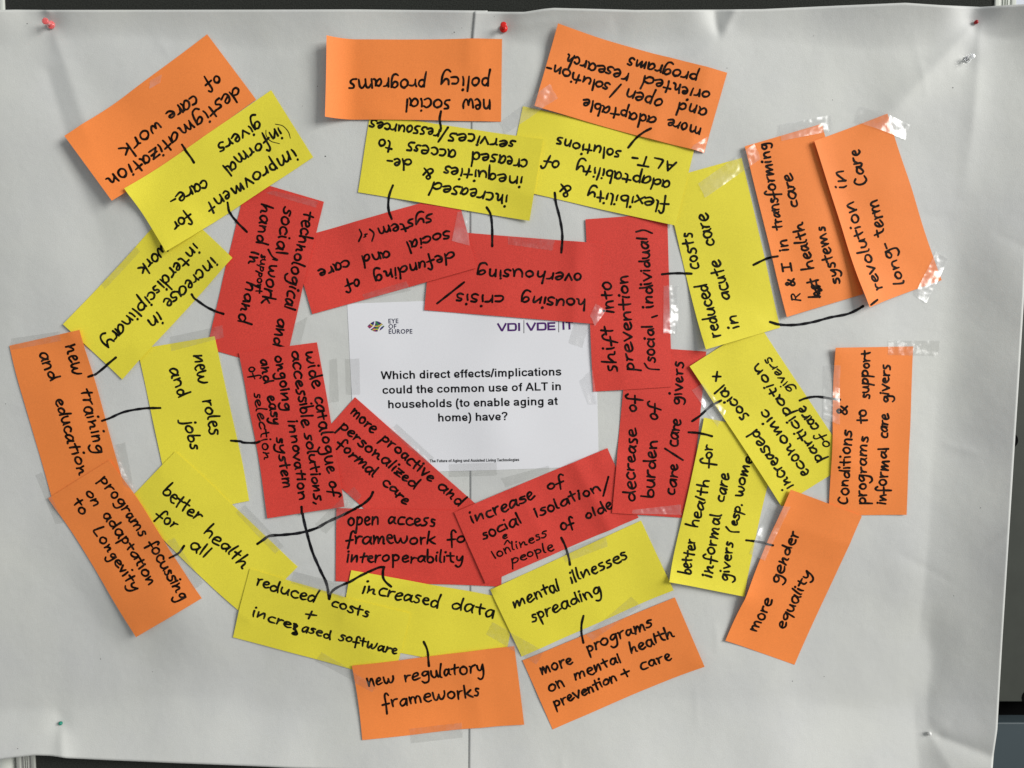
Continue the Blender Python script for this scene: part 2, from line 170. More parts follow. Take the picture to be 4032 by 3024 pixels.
TAPES = [
 ('clear', [(43.1, 341.7), (51.9, 325.8), (-7.3, 287.4), (-13.8, 300.9)], 'clear tape strip from the more adaptable card down across a yellow corner'),
 ('clear', [(276.2, 275.1), (284.3, 258.6), (221.8, 214.9), (213.6, 231.2)], 'clear shiny tape strip between the reduced costs card and the R & I card'),
 ('clear', [(304.1, 297.1), (365.8, 309.0), (366.9, 290.7), (307.2, 278.7)], 'clear glinting tape strip on the upper edge of the R & I card'),
 ('clear', [(398.3, 319.2), (454.0, 297.2), (449.9, 280.4), (391.7, 300.6)], 'clear tape strip over the top corner of the revolution card'),
 ('clear', [(493.9, 155.0), (509.7, 147.7), (484.8, 95.1), (469.0, 103.8)], 'clear tape strip over the lower right corner of the revolution card'),
 ('matte', [(439.5, 51.2), (502.2, 51.1), (501.5, 33.1), (439.3, 34.5)], 'greyish tape strip jutting right from the top of the Conditions card'),
 ('clear', [(363.7, 22.6), (382.2, 22.6), (383.4, -47.5), (364.3, -40.2)], 'clear tape strip along the left edge of the Conditions card'),
 ('clear', [(175.8, 114.7), (193.2, 115.0), (194.1, 59.6), (176.0, 59.6)], 'clear upright tape strip on the right edge of the shift into prevention card'),
 ('clear', [(96.9, 94.2), (109.4, 86.2), (96.2, 68.2), (90.7, 80.2)], 'small crumpled clear tape on the lower right corner of the housing crisis card'),
 ('clear', [(79.1, 4.2), (93.8, 17.6), (99.8, -22.6), (89.8, -23.3)], 'crinkled clear tape at the right edge of the printed white sheet'),
 ('clear', [(210.1, -6.6), (222.1, 1.4), (250.0, -30.8), (240.9, -49.8)], 'clear tape strip joining the burden card and the increased social card'),
 ('clear', [(306.6, -140.2), (327.9, -144.4), (299.7, -209.1), (281.8, -200.8)], 'clear tape strip along the upper left edge of the gender equality card'),
 ('matte', [(-582.2, 53.6), (-524.0, 62.2), (-521.7, 50.9), (-581.0, 40.3)], 'pale tape strip on the top edge of the new training card'),
 ('matte', [(-398.6, 55.6), (-336.8, 68.9), (-335.1, 54.9), (-396.4, 38.9)], 'grey tape strip along the top edge of the new roles card'),
 ('matte', [(-465.5, -71.2), (-454.2, -67.9), (-446.2, -125.4), (-456.5, -117.8)], 'faint tape strip right of the lower end of the new training card'),
 ('matte', [(-563.4, -107.2), (-555.1, -103.8), (-531.5, -164.7), (-542.6, -166.8)], 'faint tape strip over the left corner of the programs focussing card'),
 ('matte', [(-406.4, -184.0), (-397.5, -180.5), (-363.1, -233.3), (-373.8, -241.4)], 'grey tape strip along the right edge of the programs focussing card'),
 ('matte', [(-325.0, -150.7), (-314.9, -142.0), (-268.2, -189.9), (-278.4, -199.3)], 'grey tape strip along the upper edge of the better health for all card'),
 ('matte', [(-231.6, -164.4), (-185.8, -119.9), (-176.3, -130.7), (-218.6, -175.6)], 'grey tape strip bridging two red cards and the bare paper between them'),
 ('matte', [(-144.1, -54.1), (-135.3, -46.3), (-91.4, -86.6), (-99.5, -93.1)], 'grey tape strip on the printed sheet along the proactive card'),
 ('matte', [(-73.8, -93.7), (-17.8, -91.3), (-17.4, -107.0), (-73.9, -109.0)], 'grey tape strip on the bottom edge of the printed white sheet'),
 ('matte', [(-213.5, 28.3), (-204.8, 30.9), (-202.9, -20.2), (-214.2, -21.5)], 'faint tape strip right of the wide catalogue card'),
 ('matte', [(-195.5, 30.1), (-178.2, 30.1), (-178.0, -12.1), (-194.8, -12.1)], 'grey upright tape strip on the left edge of the printed white sheet'),
 ('matte', [(-253.1, 70.9), (-237.6, 78.9), (-246.4, 46.9), (-257.0, 46.9)], 'faint tape piece beside the lower end of the technological card'),
 ('matte', [(-173.9, 104.9), (-123.1, 120.1), (-117.2, 109.6), (-171.4, 97.6)], 'grey tape strip on the lower edge of the defunding card'),
 ('matte', [(-256.5, -219.4), (-193.9, -235.6), (-198.3, -251.7), (-259.5, -233.1)], 'tape strip along the top edge of the reduced costs + software card'),
 ('matte', [(-228.2, -321.3), (-163.0, -364.9), (-168.6, -371.3), (-236.3, -333.9)], 'slanting tape strip from the software card over the corner of the regulatory card'),
 ('matte', [(-123.2, -413.2), (-60.7, -407.3), (-58.8, -423.9), (-120.6, -429.2)], 'tape strip on the bottom edge of the new regulatory frameworks card'),
 ('matte', [(-23.1, -285.8), (38.5, -320.7), (29.3, -336.9), (-31.4, -300.7)], 'slanting tape strip from the increased data card to the mental health card'),
 ('matte', [(142.6, -253.6), (154.3, -265.9), (96.8, -307.0), (88.6, -300.1)], 'slanting tape strip bridging the mental illnesses card and the orange card below'),
 ('matte', [(-12.9, -110.4), (43.1, -95.3), (45.8, -102.4), (-7.5, -121.4)], 'faint tape strip above the social isolation card'),
 ('clear', [(141.8, -148.1), (198.9, -141.5), (199.9, -154.0), (141.1, -152.3)], 'thin clear tape strip on the bottom edge of the decrease of burden card'),
 ('matte', [(57.9, -197.9), (110.9, -180.1), (113.8, -192.7), (63.4, -211.9)], 'faint tape strip on the upper edge of the mental illnesses card'),
 ('matte', [(-274.1, 223.4), (-223.0, 211.2), (-225.8, 204.1), (-283.5, 220.9)], 'pale tape strip on the top end of the technological card'),
 ('clear', [(-62.5, 199.6), (-52.6, 200.3), (-48.9, 161.1), (-69.4, 166.3)], 'pale clear tape strip on the right end of the defunding card'),
 ('matte', [(-4.7, 171.0), (49.7, 167.5), (46.5, 155.0), (-4.7, 162.4)], 'faint tape strip on the upper edge of the housing crisis card'),
 ('matte', [(72.1, 70.2), (90.1, 69.6), (82.3, 42.9), (65.5, 48.2)], 'faint tape strip on the printed sheet below its purple lettering'),
 ('clear', [(-411.2, 346.6), (-398.1, 353.2), (-399.8, 344.3), (-412.9, 337.2)], 'small clear tape scrap on the upper edge of the destigmatization card'),
 ('matte', [(-476.3, 118.7), (-436.5, 160.9), (-430.1, 154.3), (-471.7, 110.7)], 'faint tape strip on the upper left edge of the interdisciplinary card'),
 ('clear', [(223.9, 284.2), (219.6, 265.5), (204.6, 270.1), (207.1, 274.0)], 'clear tape piece over the lower right corner of the more adaptable card'),
]
SHEETS = {'lt': [(-604.4, 429.4), (-586.9, 429.6), (-569.4, 429.9), (-531.6, 429.6), (-295.8, 429.9), (-179.3, 430.2), (-27.7, 428.8)], 'lb': [(-643.2, -461.9), (-624.5, -458.7), (-605.8, -456.1), (-582.4, -453.5), (-562.3, -454.2), (-543.9, -457.1), (-500.6, -459.3), (-407.8, -463.5), (-314.9, -467.3), (-268.4, -469.6), (-26.7, -477.9)], 'rt': [(-43.1, 428.2), (-4.7, 427.4), (14.3, 427.4), (36.1, 430.8), (47.7, 431.9), (140.9, 429.6), (228.2, 429.9), (286.5, 430.5), (373.7, 434.4), (450.7, 437.6), (490.1, 435.0), (536.7, 433.0), (577.4, 435.6), (597.7, 436.7)], 'rb': [(-52.7, -477.3), (150.1, -477.3), (398.2, -474.7), (586.9, -471.5)], 'rl': [(-43.1, 428.2), (-45.8, 397.0), (-49.1, 202.2), (-50.7, -244.0), (-52.7, -477.3)], 'rr': [(597.7, 436.7), (600.8, 240.1), (600.8, 102.1), (598.9, 3.6), (597.4, -60.7), (594.2, -209.9), (592.2, -303.4), (591.0, -373.0), (590.6, -403.2), (590.4, -421.3), (587.3, -451.6), (586.6, -471.5)]}
PINS = {'pink': (-520.6, 407.1), 'red': (-9.5, 404.5), 'darkred': (526.6, 411.9), 'clear': (519.1, 371.4), 'green': (-544.4, -409.5), 'white': (499.9, -418.6)}
SPECKS = [(-556.4, 414.3), (-66.2, 404.7), (504.4, 425.7), (528.0, 417.7), (-20.4, 422.0), (346.6, 400.7), (370.1, 328.5), (-242.3, 321.6), (-602.2, -445.2), (-497.8, -333.2), (-216.5, 264.7), (-57.7, 409.5), (508.6, 342.5), (247.7, 364.5), (-224.4, 344.0), (-599.5, -23.5), (531.2, -255.3), (378.0, -355.0), (339.7, -360.7), (-75.2, 81.9), (-435.4, -349.0), (559.2, -148.3), (382.2, 118.7), (-157.2, -302.8)]
PRINTED = {'l1': [(-153.3, 5.8), (58.2, 10.6)], 'l2': [(-152.4, -11.3), (58.2, -6.6)], 'l3': [(-146.3, -28.3), (53.8, -23.8)], 'l4': [(-87.5, -43.8), (-4.2, -41.6)], 'foot': [(-96.8, -91.9), (8.6, -89.7)], 'eye': [(-144.1, 71.4), (-132.6, 71.7)], 'of': [(-144.1, 65.2), (-135.0, 65.3)], 'eu': [(-143.9, 59.2), (-116.3, 59.5)], 'vdi': [(-17.2, 61.9), (10.9, 62.5)], 'vde': [(16.6, 62.5), (51.5, 63.4)], 'it': [(57.7, 63.7), (71.6, 64.3)]}
BARS = [[(13.9, 74.9), (13.9, 59.8)], [(54.4, 75.7), (54.5, 61.0)]]
LOGO = [(-168.7, 67.5), (-148.9, 68.1)]
A4Q = [(-192.0, 94.1), (95.9, 104.6), (102.2, -96.4), (-184.5, -105.8)]

# ------------------------------------------------------------------ materials
def mat(name):
    m = bpy.data.materials.new(name); m.use_nodes = True
    nt = m.node_tree; b = nt.nodes['Principled BSDF']
    return m, nt, b
def noise(nt, scale, detail=3, rough=.5, coord=None):
    n = nt.nodes.new('ShaderNodeTexNoise'); n.inputs['Scale'].default_value = scale
    n.inputs['Detail'].default_value = detail; n.inputs['Roughness'].default_value = rough
    tc = nt.nodes.new('ShaderNodeTexCoord'); nt.links.new(tc.outputs['Object'], n.inputs['Vector'])
    return n
def ramp(nt, src, p0, c0, p1, c1):
    r = nt.nodes.new('ShaderNodeValToRGB'); e = r.color_ramp.elements
    e[0].position = p0; e[0].color = (*c0, 1); e[1].position = p1; e[1].color = (*c1, 1)
    nt.links.new(src, r.inputs[0]); return r
def bump(nt, src, b, strength, dist, prev=None):
    n = nt.nodes.new('ShaderNodeBump'); n.inputs['Strength'].default_value = strength; n.inputs['Distance'].default_value = dist
    nt.links.new(src, n.inputs['Height'])
    if prev: nt.links.new(prev.outputs[0], n.inputs['Normal'])
    if b: nt.links.new(n.outputs[0], b.inputs['Normal'])
    return n
def paper_mat(name, c, var, grain, rough=.62, spec=.25, wrinkle=0.0, blotch=0.0):
    m, nt, b = mat(name)
    f = noise(nt, 900, 2, .6)
    lo = tuple(v * (1 - var) for v in c); hi = tuple(min(1, v * (1 + var)) for v in c)
    r = ramp(nt, f.outputs['Fac'], .35, lo, .65, hi)
    out = r.outputs[0]
    if blotch:
        g = noise(nt, 7, 4, .55)
        r2 = ramp(nt, g.outputs['Fac'], .3, (1 - blotch, 1 - blotch, 1 - blotch * .7), .7, (1, 1, .985))
        mx = nt.nodes.new('ShaderNodeMix'); mx.data_type = 'RGBA'; mx.blend_type = 'MULTIPLY'; mx.inputs['Factor'].default_value = 1
        nt.links.new(out, mx.inputs['A']); nt.links.new(r2.outputs[0], mx.inputs['B']); out = mx.outputs['Result']
    nt.links.new(out, b.inputs['Base Color'])
    b.inputs['Roughness'].default_value = rough; b.inputs['Specular IOR Level'].default_value = spec
    n1 = bump(nt, f.outputs['Fac'], None, grain, .0004)
    if wrinkle:
        g = noise(nt, 11, 4, .5)
        n1 = bump(nt, g.outputs['Fac'], None, wrinkle, .010, n1)
        v = nt.nodes.new('ShaderNodeTexVoronoi'); v.feature = 'DISTANCE_TO_EDGE'; v.inputs['Scale'].default_value = 13
        wv = noise(nt, 9, 3, .6)
        ad = nt.nodes.new('ShaderNodeVectorMath'); ad.operation = 'ADD'
        sc = nt.nodes.new('ShaderNodeVectorMath'); sc.operation = 'SCALE'; sc.inputs['Scale'].default_value = .12
        tc = nt.nodes.new('ShaderNodeTexCoord')
        nt.links.new(wv.outputs['Color'], sc.inputs[0]); nt.links.new(sc.outputs[0], ad.inputs[0]); nt.links.new(tc.outputs['Object'], ad.inputs[1])
        nt.links.new(ad.outputs[0], v.inputs['Vector'])
        n1 = bump(nt, v.outputs['Distance'], None, wrinkle * .25, .006, n1)
    nt.links.new(n1.outputs[0], b.inputs['Normal'])
    return m
MAT = {}
MAT['paper'] = paper_mat('grey_white_paper', (.645, .652, .625), .03, .35, wrinkle=.22, blotch=.08)
MAT['sheet'] = paper_mat('office_paper', (.800, .800, .835), .012, .15)
MAT['yellow'] = paper_mat('yellow_card', (.860, .755, .060), .05, .3, wrinkle=.09, blotch=.08)
MAT['orange'] = paper_mat('orange_card', (.960, .270, .062), .05, .3, wrinkle=.09, blotch=.08)
MAT['red'] = paper_mat('red_card', (.720, .062, .045), .12, .4, wrinkle=.09, blotch=.08)
def plain(name, c, rough=.5, spec=.5, metal=0, var=0, scale=300, bmp=0, trans=0):
    m, nt, b = mat(name)
    b.inputs['Roughness'].default_value = rough; b.inputs['Specular IOR Level'].default_value = spec; b.inputs['Metallic'].default_value = metal
    n = noise(nt, scale, 4, .6)
    r = ramp(nt, n.outputs['Fac'], .3, tuple(v * (1 - var) for v in c), .7, tuple(min(1, v * (1 + var)) for v in c))
    nt.links.new(r.outputs[0], b.inputs['Base Color'])
    if bmp: bump(nt, n.outputs['Fac'], b, bmp, .001)
    if trans: b.inputs['Transmission Weight'].default_value = trans; b.inputs['IOR'].default_value = 1.3
    return m
# marker ink soaks into the card, so a little of the card's colour stays in it
MAT['ink_yellow'] = plain('marker_ink_on_yellow', (.011, .010, .004), .7, .12, var=.5, scale=150)
MAT['ink_orange'] = plain('marker_ink_on_orange', (.014, .006, .003), .7, .12, var=.5, scale=150)
MAT['ink_red'] = plain('marker_ink_on_red', (.012, .004, .003), .7, .12, var=.5, scale=150)
MAT['ink_paper'] = plain('marker_ink_on_white', (.010, .010, .013), .7, .12, var=.5, scale=150)
for k_ in ('ink_yellow', 'ink_orange', 'ink_red', 'ink_paper'):
    nt_ = MAT[k_].node_tree; rp = [n for n in nt_.nodes if n.bl_idname == 'ShaderNodeValToRGB'][0]; e_ = rp.color_ramp.elements
    c0 = tuple(e_[0].color)[:3]; e_[0].position = .50; e_[1].position = .78; e_[1].color = (*[min(1, v * 6 + .010) for v in c0], 1)
MAT['toner'] = plain('black_toner', (.006, .006, .008), .6, .12, var=.2)
MAT['navy'] = plain('navy_print', (.012, .012, .055), .5, .3, var=.1)
MAT['purple'] = plain('purple_print', (.075, .012, .150), .5, .3, var=.1)
MAT['felt'] = plain('dark_felt', (.030, .032, .028), .95, .1, var=.45, scale=700, bmp=.8)
MAT['felt'].node_tree.nodes['Principled BSDF'].inputs['Sheen Weight'].default_value = .05
MAT['frame'] = plain('white_aluminium', (.66, .68, .62), .4, .5, var=.03, scale=60)
MAT['frame_grey'] = plain('grey_aluminium_channel', (.36, .36, .34), .45, .5, var=.05, scale=60)
MAT['wall'] = plain('pale_wall', (.62, .65, .72), .8, .2, var=.02, scale=20)
MAT['panel'] = plain('dark_green_grey_panel', (.050, .055, .046), .6, .3, var=.08, scale=30)
MAT['drawer'] = plain('blue_grey_front', (.050, .070, .080), .5, .4, var=.06, scale=12)
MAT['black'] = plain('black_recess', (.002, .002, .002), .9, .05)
MAT['pin_red'] = plain('red_plastic', (.70, .015, .010), .22, .5)
MAT['pin_dark'] = plain('dark_red_plastic', (.36, .003, .006), .25, .5)
MAT['pin_pink'] = plain('translucent_pink_plastic', (.98, .20, .20), .12, .5, trans=.35)
MAT['pin_clear'] = plain('clear_plastic', (.93, .94, .96), .08, .6, trans=.75)
MAT['pin_green'] = plain('green_plastic', (.005, .22, .15), .3, .5)
MAT['pin_white'] = plain('white_plastic', (.82, .82, .80), .25, .5)
MAT['steel'] = plain('steel', (.5, .5, .5), .3, .5, metal=1)
def tape_mat(name, tint, gloss_rough, gloss, bstr, milky, scale):
    m = bpy.data.materials.new(name); m.use_nodes = True; nt = m.node_tree; nt.nodes.clear()
    out = nt.nodes.new('ShaderNodeOutputMaterial')
    tr = nt.nodes.new('ShaderNodeBsdfTransparent'); tr.inputs[0].default_value = (*tint, 1)
    gl = nt.nodes.new('ShaderNodeBsdfGlossy'); gl.inputs['Roughness'].default_value = gloss_rough
    df = nt.nodes.new('ShaderNodeBsdfDiffuse'); df.inputs[0].default_value = (.95, .95, .94, 1)
    n = noise(nt, scale, 3, .6)
    n2 = noise(nt, scale * .45, 2, .5)
    b1 = bump(nt, n2.outputs['Fac'], None, bstr, .030)
    b2 = bump(nt, n.outputs['Fac'], None, bstr * .8, .006, b1)
    nt.links.new(b2.outputs[0], gl.inputs['Normal'])
    mr = ramp(nt, n.outputs['Fac'], .45, (milky * .35,) * 3, .62, (milky,) * 3)
    m1 = nt.nodes.new('ShaderNodeMixShader'); nt.links.new(mr.outputs[0], m1.inputs[0])
    nt.links.new(tr.outputs[0], m1.inputs[1]); nt.links.new(df.outputs[0], m1.inputs[2])
    m2 = nt.nodes.new('ShaderNodeMixShader'); m2.inputs[0].default_value = gloss
    nt.links.new(m1.outputs[0], m2.inputs[1]); nt.links.new(gl.outputs[0], m2.inputs[2])
    nt.links.new(m2.outputs[0], out.inputs[0])
    return m
MAT['clear'] = tape_mat('clear_glossy_tape', (1, 1, 1), .32, .12, .9, .13, 26)
MAT['matte'] = tape_mat('matte_tape', (.925, .925, .92), .35, .035, .4, .07, 70)

# ------------------------------------------------------------------ helpers
def W(x, z, h): return (x * .001, -h * .001, BOARD_Z + z * .001)
def link(name, verts, faces, m, parent=None, origin=None, smooth=True, label=None):
    """verts are world metres; the object's origin sits at `origin` (or the parent's)."""
    if origin is None: origin = parent['_o'] if parent is not None and '_o' in parent else (0, 0, 0)
    v = np.asarray(verts, float) - np.asarray(origin, float)
    me = bpy.data.meshes.new(name); me.from_pydata(v.tolist(), [], faces)
    for mm in (m if isinstance(m, (list, tuple)) else [m]): me.materials.append(mm)
    if smooth: me.polygons.foreach_set('use_smooth', [True] * len(me.polygons))
    me.update()
    o = bpy.data.objects.new(name, me); COL.objects.link(o)
    if parent is None: o.location = origin
    else:
        o.parent = parent
        o.location = tuple(np.asarray(origin, float) - np.asarray(ORG[parent.name], float))
    ORG[o.name] = tuple(origin)
    if label: o['label'] = label
    return o
ORG = {}
def tag(o, label=None, cat=None, group=None, kind=None):
    if label: o['label'] = label
    if cat: o['category'] = cat
    if group: o['group'] = group
    if kind: o['kind'] = kind
    return o
def child(name, verts, faces, m, parent, smooth=True, label=None):
    return link(name, verts, faces, m, parent, origin=ORG[parent.name], smooth=smooth, label=label)
def box(x0, x1, z0, z1, h0, h1):
    v = [W(x, z, h) for h in (h0, h1) for z in (z0, z1) for x in (x0, x1)]
    f = [(0, 1, 3, 2), (4, 6, 7, 5), (0, 4, 5, 1), (2, 3, 7, 6), (0, 2, 6, 4), (1, 5, 7, 3)]
    return v, f
def rbox(x0, x1, z0, z1, h0, h1, r=1.2, horizontal=False):
    """bar with rounded front edges, running along z (or x)"""
    prof = []
    a0, a1 = (z0, z1) if horizontal else (x0, x1)
    prof += [(a0, h0)]
    for k in range(5): t = math.pi * (1 - k / 8); prof.append((a0 + r + r * math.cos(t), h1 - r + r * math.sin(t)))
    for k in range(5): t = math.pi / 2 * (1 - k / 4); prof.append((a1 - r + r * math.cos(t), h1 - r + r * math.sin(t)))
    prof += [(a1, h0)]
    n = len(prof); v = []
    for e in ((x0, x1) if horizontal else (z0, z1)):
        for a, h in prof: v.append(W(e, a, h) if horizontal else W(a, e, h))
    f = [(i, (i + 1) % n, n + (i + 1) % n, n + i) for i in range(n)] + [tuple(range(n))[::-1], tuple(range(n, 2 * n))]
    return v, f

# ------------------------------------------------------------------ how the hanging paper bulges (mm towards the room)
_r = np.random.RandomState(11)
_waves = []
for k in range(26):
    lam = 70 * (6.5 ** _r.rand()); th = _r.rand() * math.pi * 2
    _waves.append((math.cos(th) * 2 * math.pi / lam, math.sin(th) * 2 * math.pi / lam, _r.rand() * 6.28, lam * .0021))
_crumples = []
for k in range(74):
    ax = _r.uniform(-600, 610); az = _r.uniform(-450, 440)
    if (ax / 420) ** 2 + ((az - 10) / 330) ** 2 < .95: continue
    th = _r.rand() * 6.28; ln = _r.uniform(25, 95)
    _crumples.append((ax, az, ax + ln * math.cos(th), az + ln * math.sin(th), _r.choice([-1, 1]) * _r.uniform(.35, 1.15), _r.uniform(4.5, 10)))
def seg(x, z, ax, az, bx, bz):
    dx, dz = bx - ax, bz - az; L = math.hypot(dx, dz)
    t = ((x - ax) * dx + (z - az) * dz) / L; d = ((x - ax) * -dz + (z - az) * dx) / L
    return t, d, L
def crease(x, z, ax, az, bx, bz, amp, w0, w1):
    """a fold that starts at a and fans out to b: ridge if amp > 0, valley if amp < 0"""
    t, d, L = seg(x, z, ax, az, bx, bz)
    s = np.clip(t / L, 0, 1); w = w0 + (w1 - w0) * s
    env = np.clip(t / 12, 0, 1) * np.clip((L - t) / (L * .45), 0, 1)
    return amp * env * np.exp(-(np.sqrt(d * d + 1.0) / w) ** 1.3) * (.35 + .65 * s)
TOP = PINS_TOP = [(-542, 0), (-9, 0), (233, 0), (533, 0)]
def paper_h(x, z):
    x = np.asarray(x, float); z = np.asarray(z, float)
    h = np.zeros_like(x) - 1.0
    for kx, kz, ph, a in _waves: h = h + a * np.sin(kx * x + kz * z + ph)
    # top edge rolls forward between the pins
    t = np.clip((z - (388 - 6 * np.sin(x * .018))) / 40, 0, 1.3)
    hold = np.ones_like(x)
    for px, wd, am in ((-542, 34, .72), (-18, 26, .5), (236, 20, .85), (520, 22, .9)):
        hold = hold - am * np.exp(-((x - px) / wd) ** 2)
    h = h + 17 * t ** 1.5 * np.clip(hold, .06, 1) * (.8 + .25 * np.sin(x * .011 + 1.0))
    # bottom edge leans forward a little
    t = np.clip((-375 - z) / 90, 0, 1.3); h = h + 19 * t ** 1.6
    # right edge comes forward, off the board
    t = np.clip((x - (500 + .035 * z)) / 90, 0, 1.4); lowr = 1 / (1 + np.exp((z + 130) / 50)); h = h + t * (18 * t ** .5 * np.clip((250 - z) / 500 + .55, .3, 1.0) + lowr * 12)
    t = np.clip((x - 525) / 80, 0, 1.2) * np.clip((z - 250) / 170, 0, 1); h = h + 16 * t ** 1.5
    # slack: the sheet bellies out below the middle and hangs back in towards the bottom
    lf = 1 / (1 + np.exp((x + 120) / 90)); rt = 1 / (1 + np.exp((330 - x) / 60))
    h = h - 13 * np.exp(-((z + 345) / 90) ** 2) * (lf + .8 * rt) + 9
    h = h + 9 * np.exp(-((x + 590) / 110) ** 2) * np.exp(-((z - 290) / 140) ** 2)
    h = h - 5 * np.exp(-((x - 505) / 70) ** 2) * np.exp(-((z - 40) / 260) ** 2)
    h = h + 15 / (1 + np.exp(-(x + 430) / 45)) / (1 + np.exp((x + 190) / 60)) * np.exp(-((z + 255) / 120) ** 2)
    # folds running from the pins
    px, pz = PINS['white']
    h = h + crease(x, z, px, pz, px + 115, pz - 30, -9, 4, 22)
    h = h + crease(x, z, px + 1, pz, px + 2, pz + 190, -2.5, 5, 30)
    h = h + crease(x, z, px, pz, px + 40, pz - 80, 3.0, 5, 24)
    h = h + crease(x, z, *PINS['green'], PINS['green'][0] + 18, PINS['green'][1] - 70, 4.5, 4, 13)
    h = h + crease(x, z, *PINS['green'], PINS['green'][0] - 30, PINS['green'][1] + 80, -3.0, 4, 25)
    px, pz = PINS['darkred']
    h = h + crease(x, z, px, pz, px - 160, pz - 170, 8.0, 8, 42)
    h = h + crease(x, z, px + 6, pz + 8, px - 6, pz - 200, 4.0, 6, 24)
    px, pz = PINS['red']
    h = h + crease(x, z, px - 4, pz, px + 130, pz + 8, 2.0, 5, 14)
    px, pz = PINS['pink']
    h = h + crease(x, z, px, pz + 2, px + 2, pz + 26, 5.0, 4, 6) + crease(x, z, px, pz, px + 60, pz - 190, 4.5, 6, 34)
    h = h + crease(x, z, px - 10, pz - 40, px + 50, pz - 260, -3.6, 8, 24)
    h = h + crease(x, z, 236, 393, 224, 448, -7, 3, 13) + crease(x, z, 238, 393, 262, 446, 4, 3, 12)
    h = h + crease(x, z, 233, 395, 160, 330, 1.2, 3, 20)
    for ax, az, bx, bz, am, wd in _crumples:
        h = h + crease(x, z, ax, az, bx, bz, am, wd * .5, wd)
    for cx, cz in PINS.values():                                     # pins hold the sheet down
        h = h - 2.0 * np.exp(-((x - cx) ** 2 + (z - cz) ** 2) / 160.0)
    return 1.6 + np.logaddexp(0, (h - 1.6) * 1.2) / 1.2

# ------------------------------------------------------------------ the two hanging sheets
def polyx(pts, x): p = np.array(pts); return np.interp(x, p[:, 0], p[:, 1])
def polyz(pts, z): p = np.array(pts); p = p[np.argsort(p[:, 1])]; return np.interp(z, p[:, 1], p[:, 0])
def sheet(name, left, right, top, bottom, off, nu, nv, label):
    s = np.linspace(0, 1, nu + 1); t = np.linspace(0, 1, nv + 1)
    S, T = np.meshgrid(s, t)
    zc = 440 - T * 900
    xl = left(zc); xr = right(zc); X = xl + (xr - xl) * S
    zt = polyx(top, X); zb = polyx(bottom, X)
    Zz = zt + (zb - zt) * T
    X = left(Zz) + (right(Zz) - left(Zz)) * S
    H = paper_h(X, Zz) + off(X, Zz)
    # the outline was measured as it looks; a point that stands forward looks further out
    fx, fz = 0.0, DIST * 1000 * math.sin(PITCH)
    X0, Z0 = X, Zz
    for _ in range(12):
        k = 1 - H / (DIST * 1000); X = fx + (X0 - fx) * k; Zz = fz + (Z0 - fz) * k
        H = .5 * H + .5 * (paper_h(X, Zz) + off(X, Zz))
    H = paper_h(X, Zz) + off(X, Zz)
    n = (nu + 1) * (nv + 1)
    front = np.stack([X * .001, -H * .001, BOARD_Z + Zz * .001], -1).reshape(-1, 3)
    back = front.copy(); back[:, 1] += .00018
    v = np.concatenate([front, back]); f = []
    for j in range(nv):
        for i in range(nu):
            a = j * (nu + 1) + i; f.append((a, a + nu + 1, a + nu + 2, a + 1))
    rim = [i for i in range(nu)] + [nu + j * (nu + 1) for j in range(nv)] + [nv * (nu + 1) + nu - i for i in range(nu)] + [(nv - j) * (nu + 1) for j in range(nv)]
    for q in range(len(rim)):
        a, b = rim[q], rim[(q + 1) % len(rim)]; f.append((a, b, b + n, a + n))
    for j in range(nv):
        for i in range(nu):
            a = n + j * (nu + 1) + i; f.append((a, a + 1, a + nu + 2, a + nu + 1))
    o = link(name, v, f, MAT['paper'], origin=W(float(X.mean()), float(Zz.mean()), 3))
    tag(o, label, 'paper sheet', 'large paper sheets hung on the pinboard')
    return o
rl = lambda z: polyz(SHEETS['rl'], z); rr = lambda z: polyz(SHEETS['rr'], z)
def lap(x, z):
    """how far the right sheet stands off the left one it laps over: its free edge lifts above and below the cards"""
    fr = np.clip((z - 345) / 30, 0, 1) + np.clip((-392 - z) / 25, 0, 1)
    return .26 + fr * np.where(z < 0, .4, 1.1) * np.clip(1 - (x + 45) / 16, 0, 1) ** 2
sheet_left = sheet('paper_sheet', lambda z: 0 * z - 645, lambda z: 0 * z - 28.0, SHEETS['lt'], SHEETS['lb'], lambda x, z: 0 * x, 190, 290,
                   'large blank grey-white paper sheet with the pink pin at its top left corner')
sheet_right = sheet('paper_sheet', rl, rr, SHEETS['rt'], SHEETS['rb'],
                    lap, 230, 290,
                    'large paper sheet on the right, its left edge lapping over the other sheet')

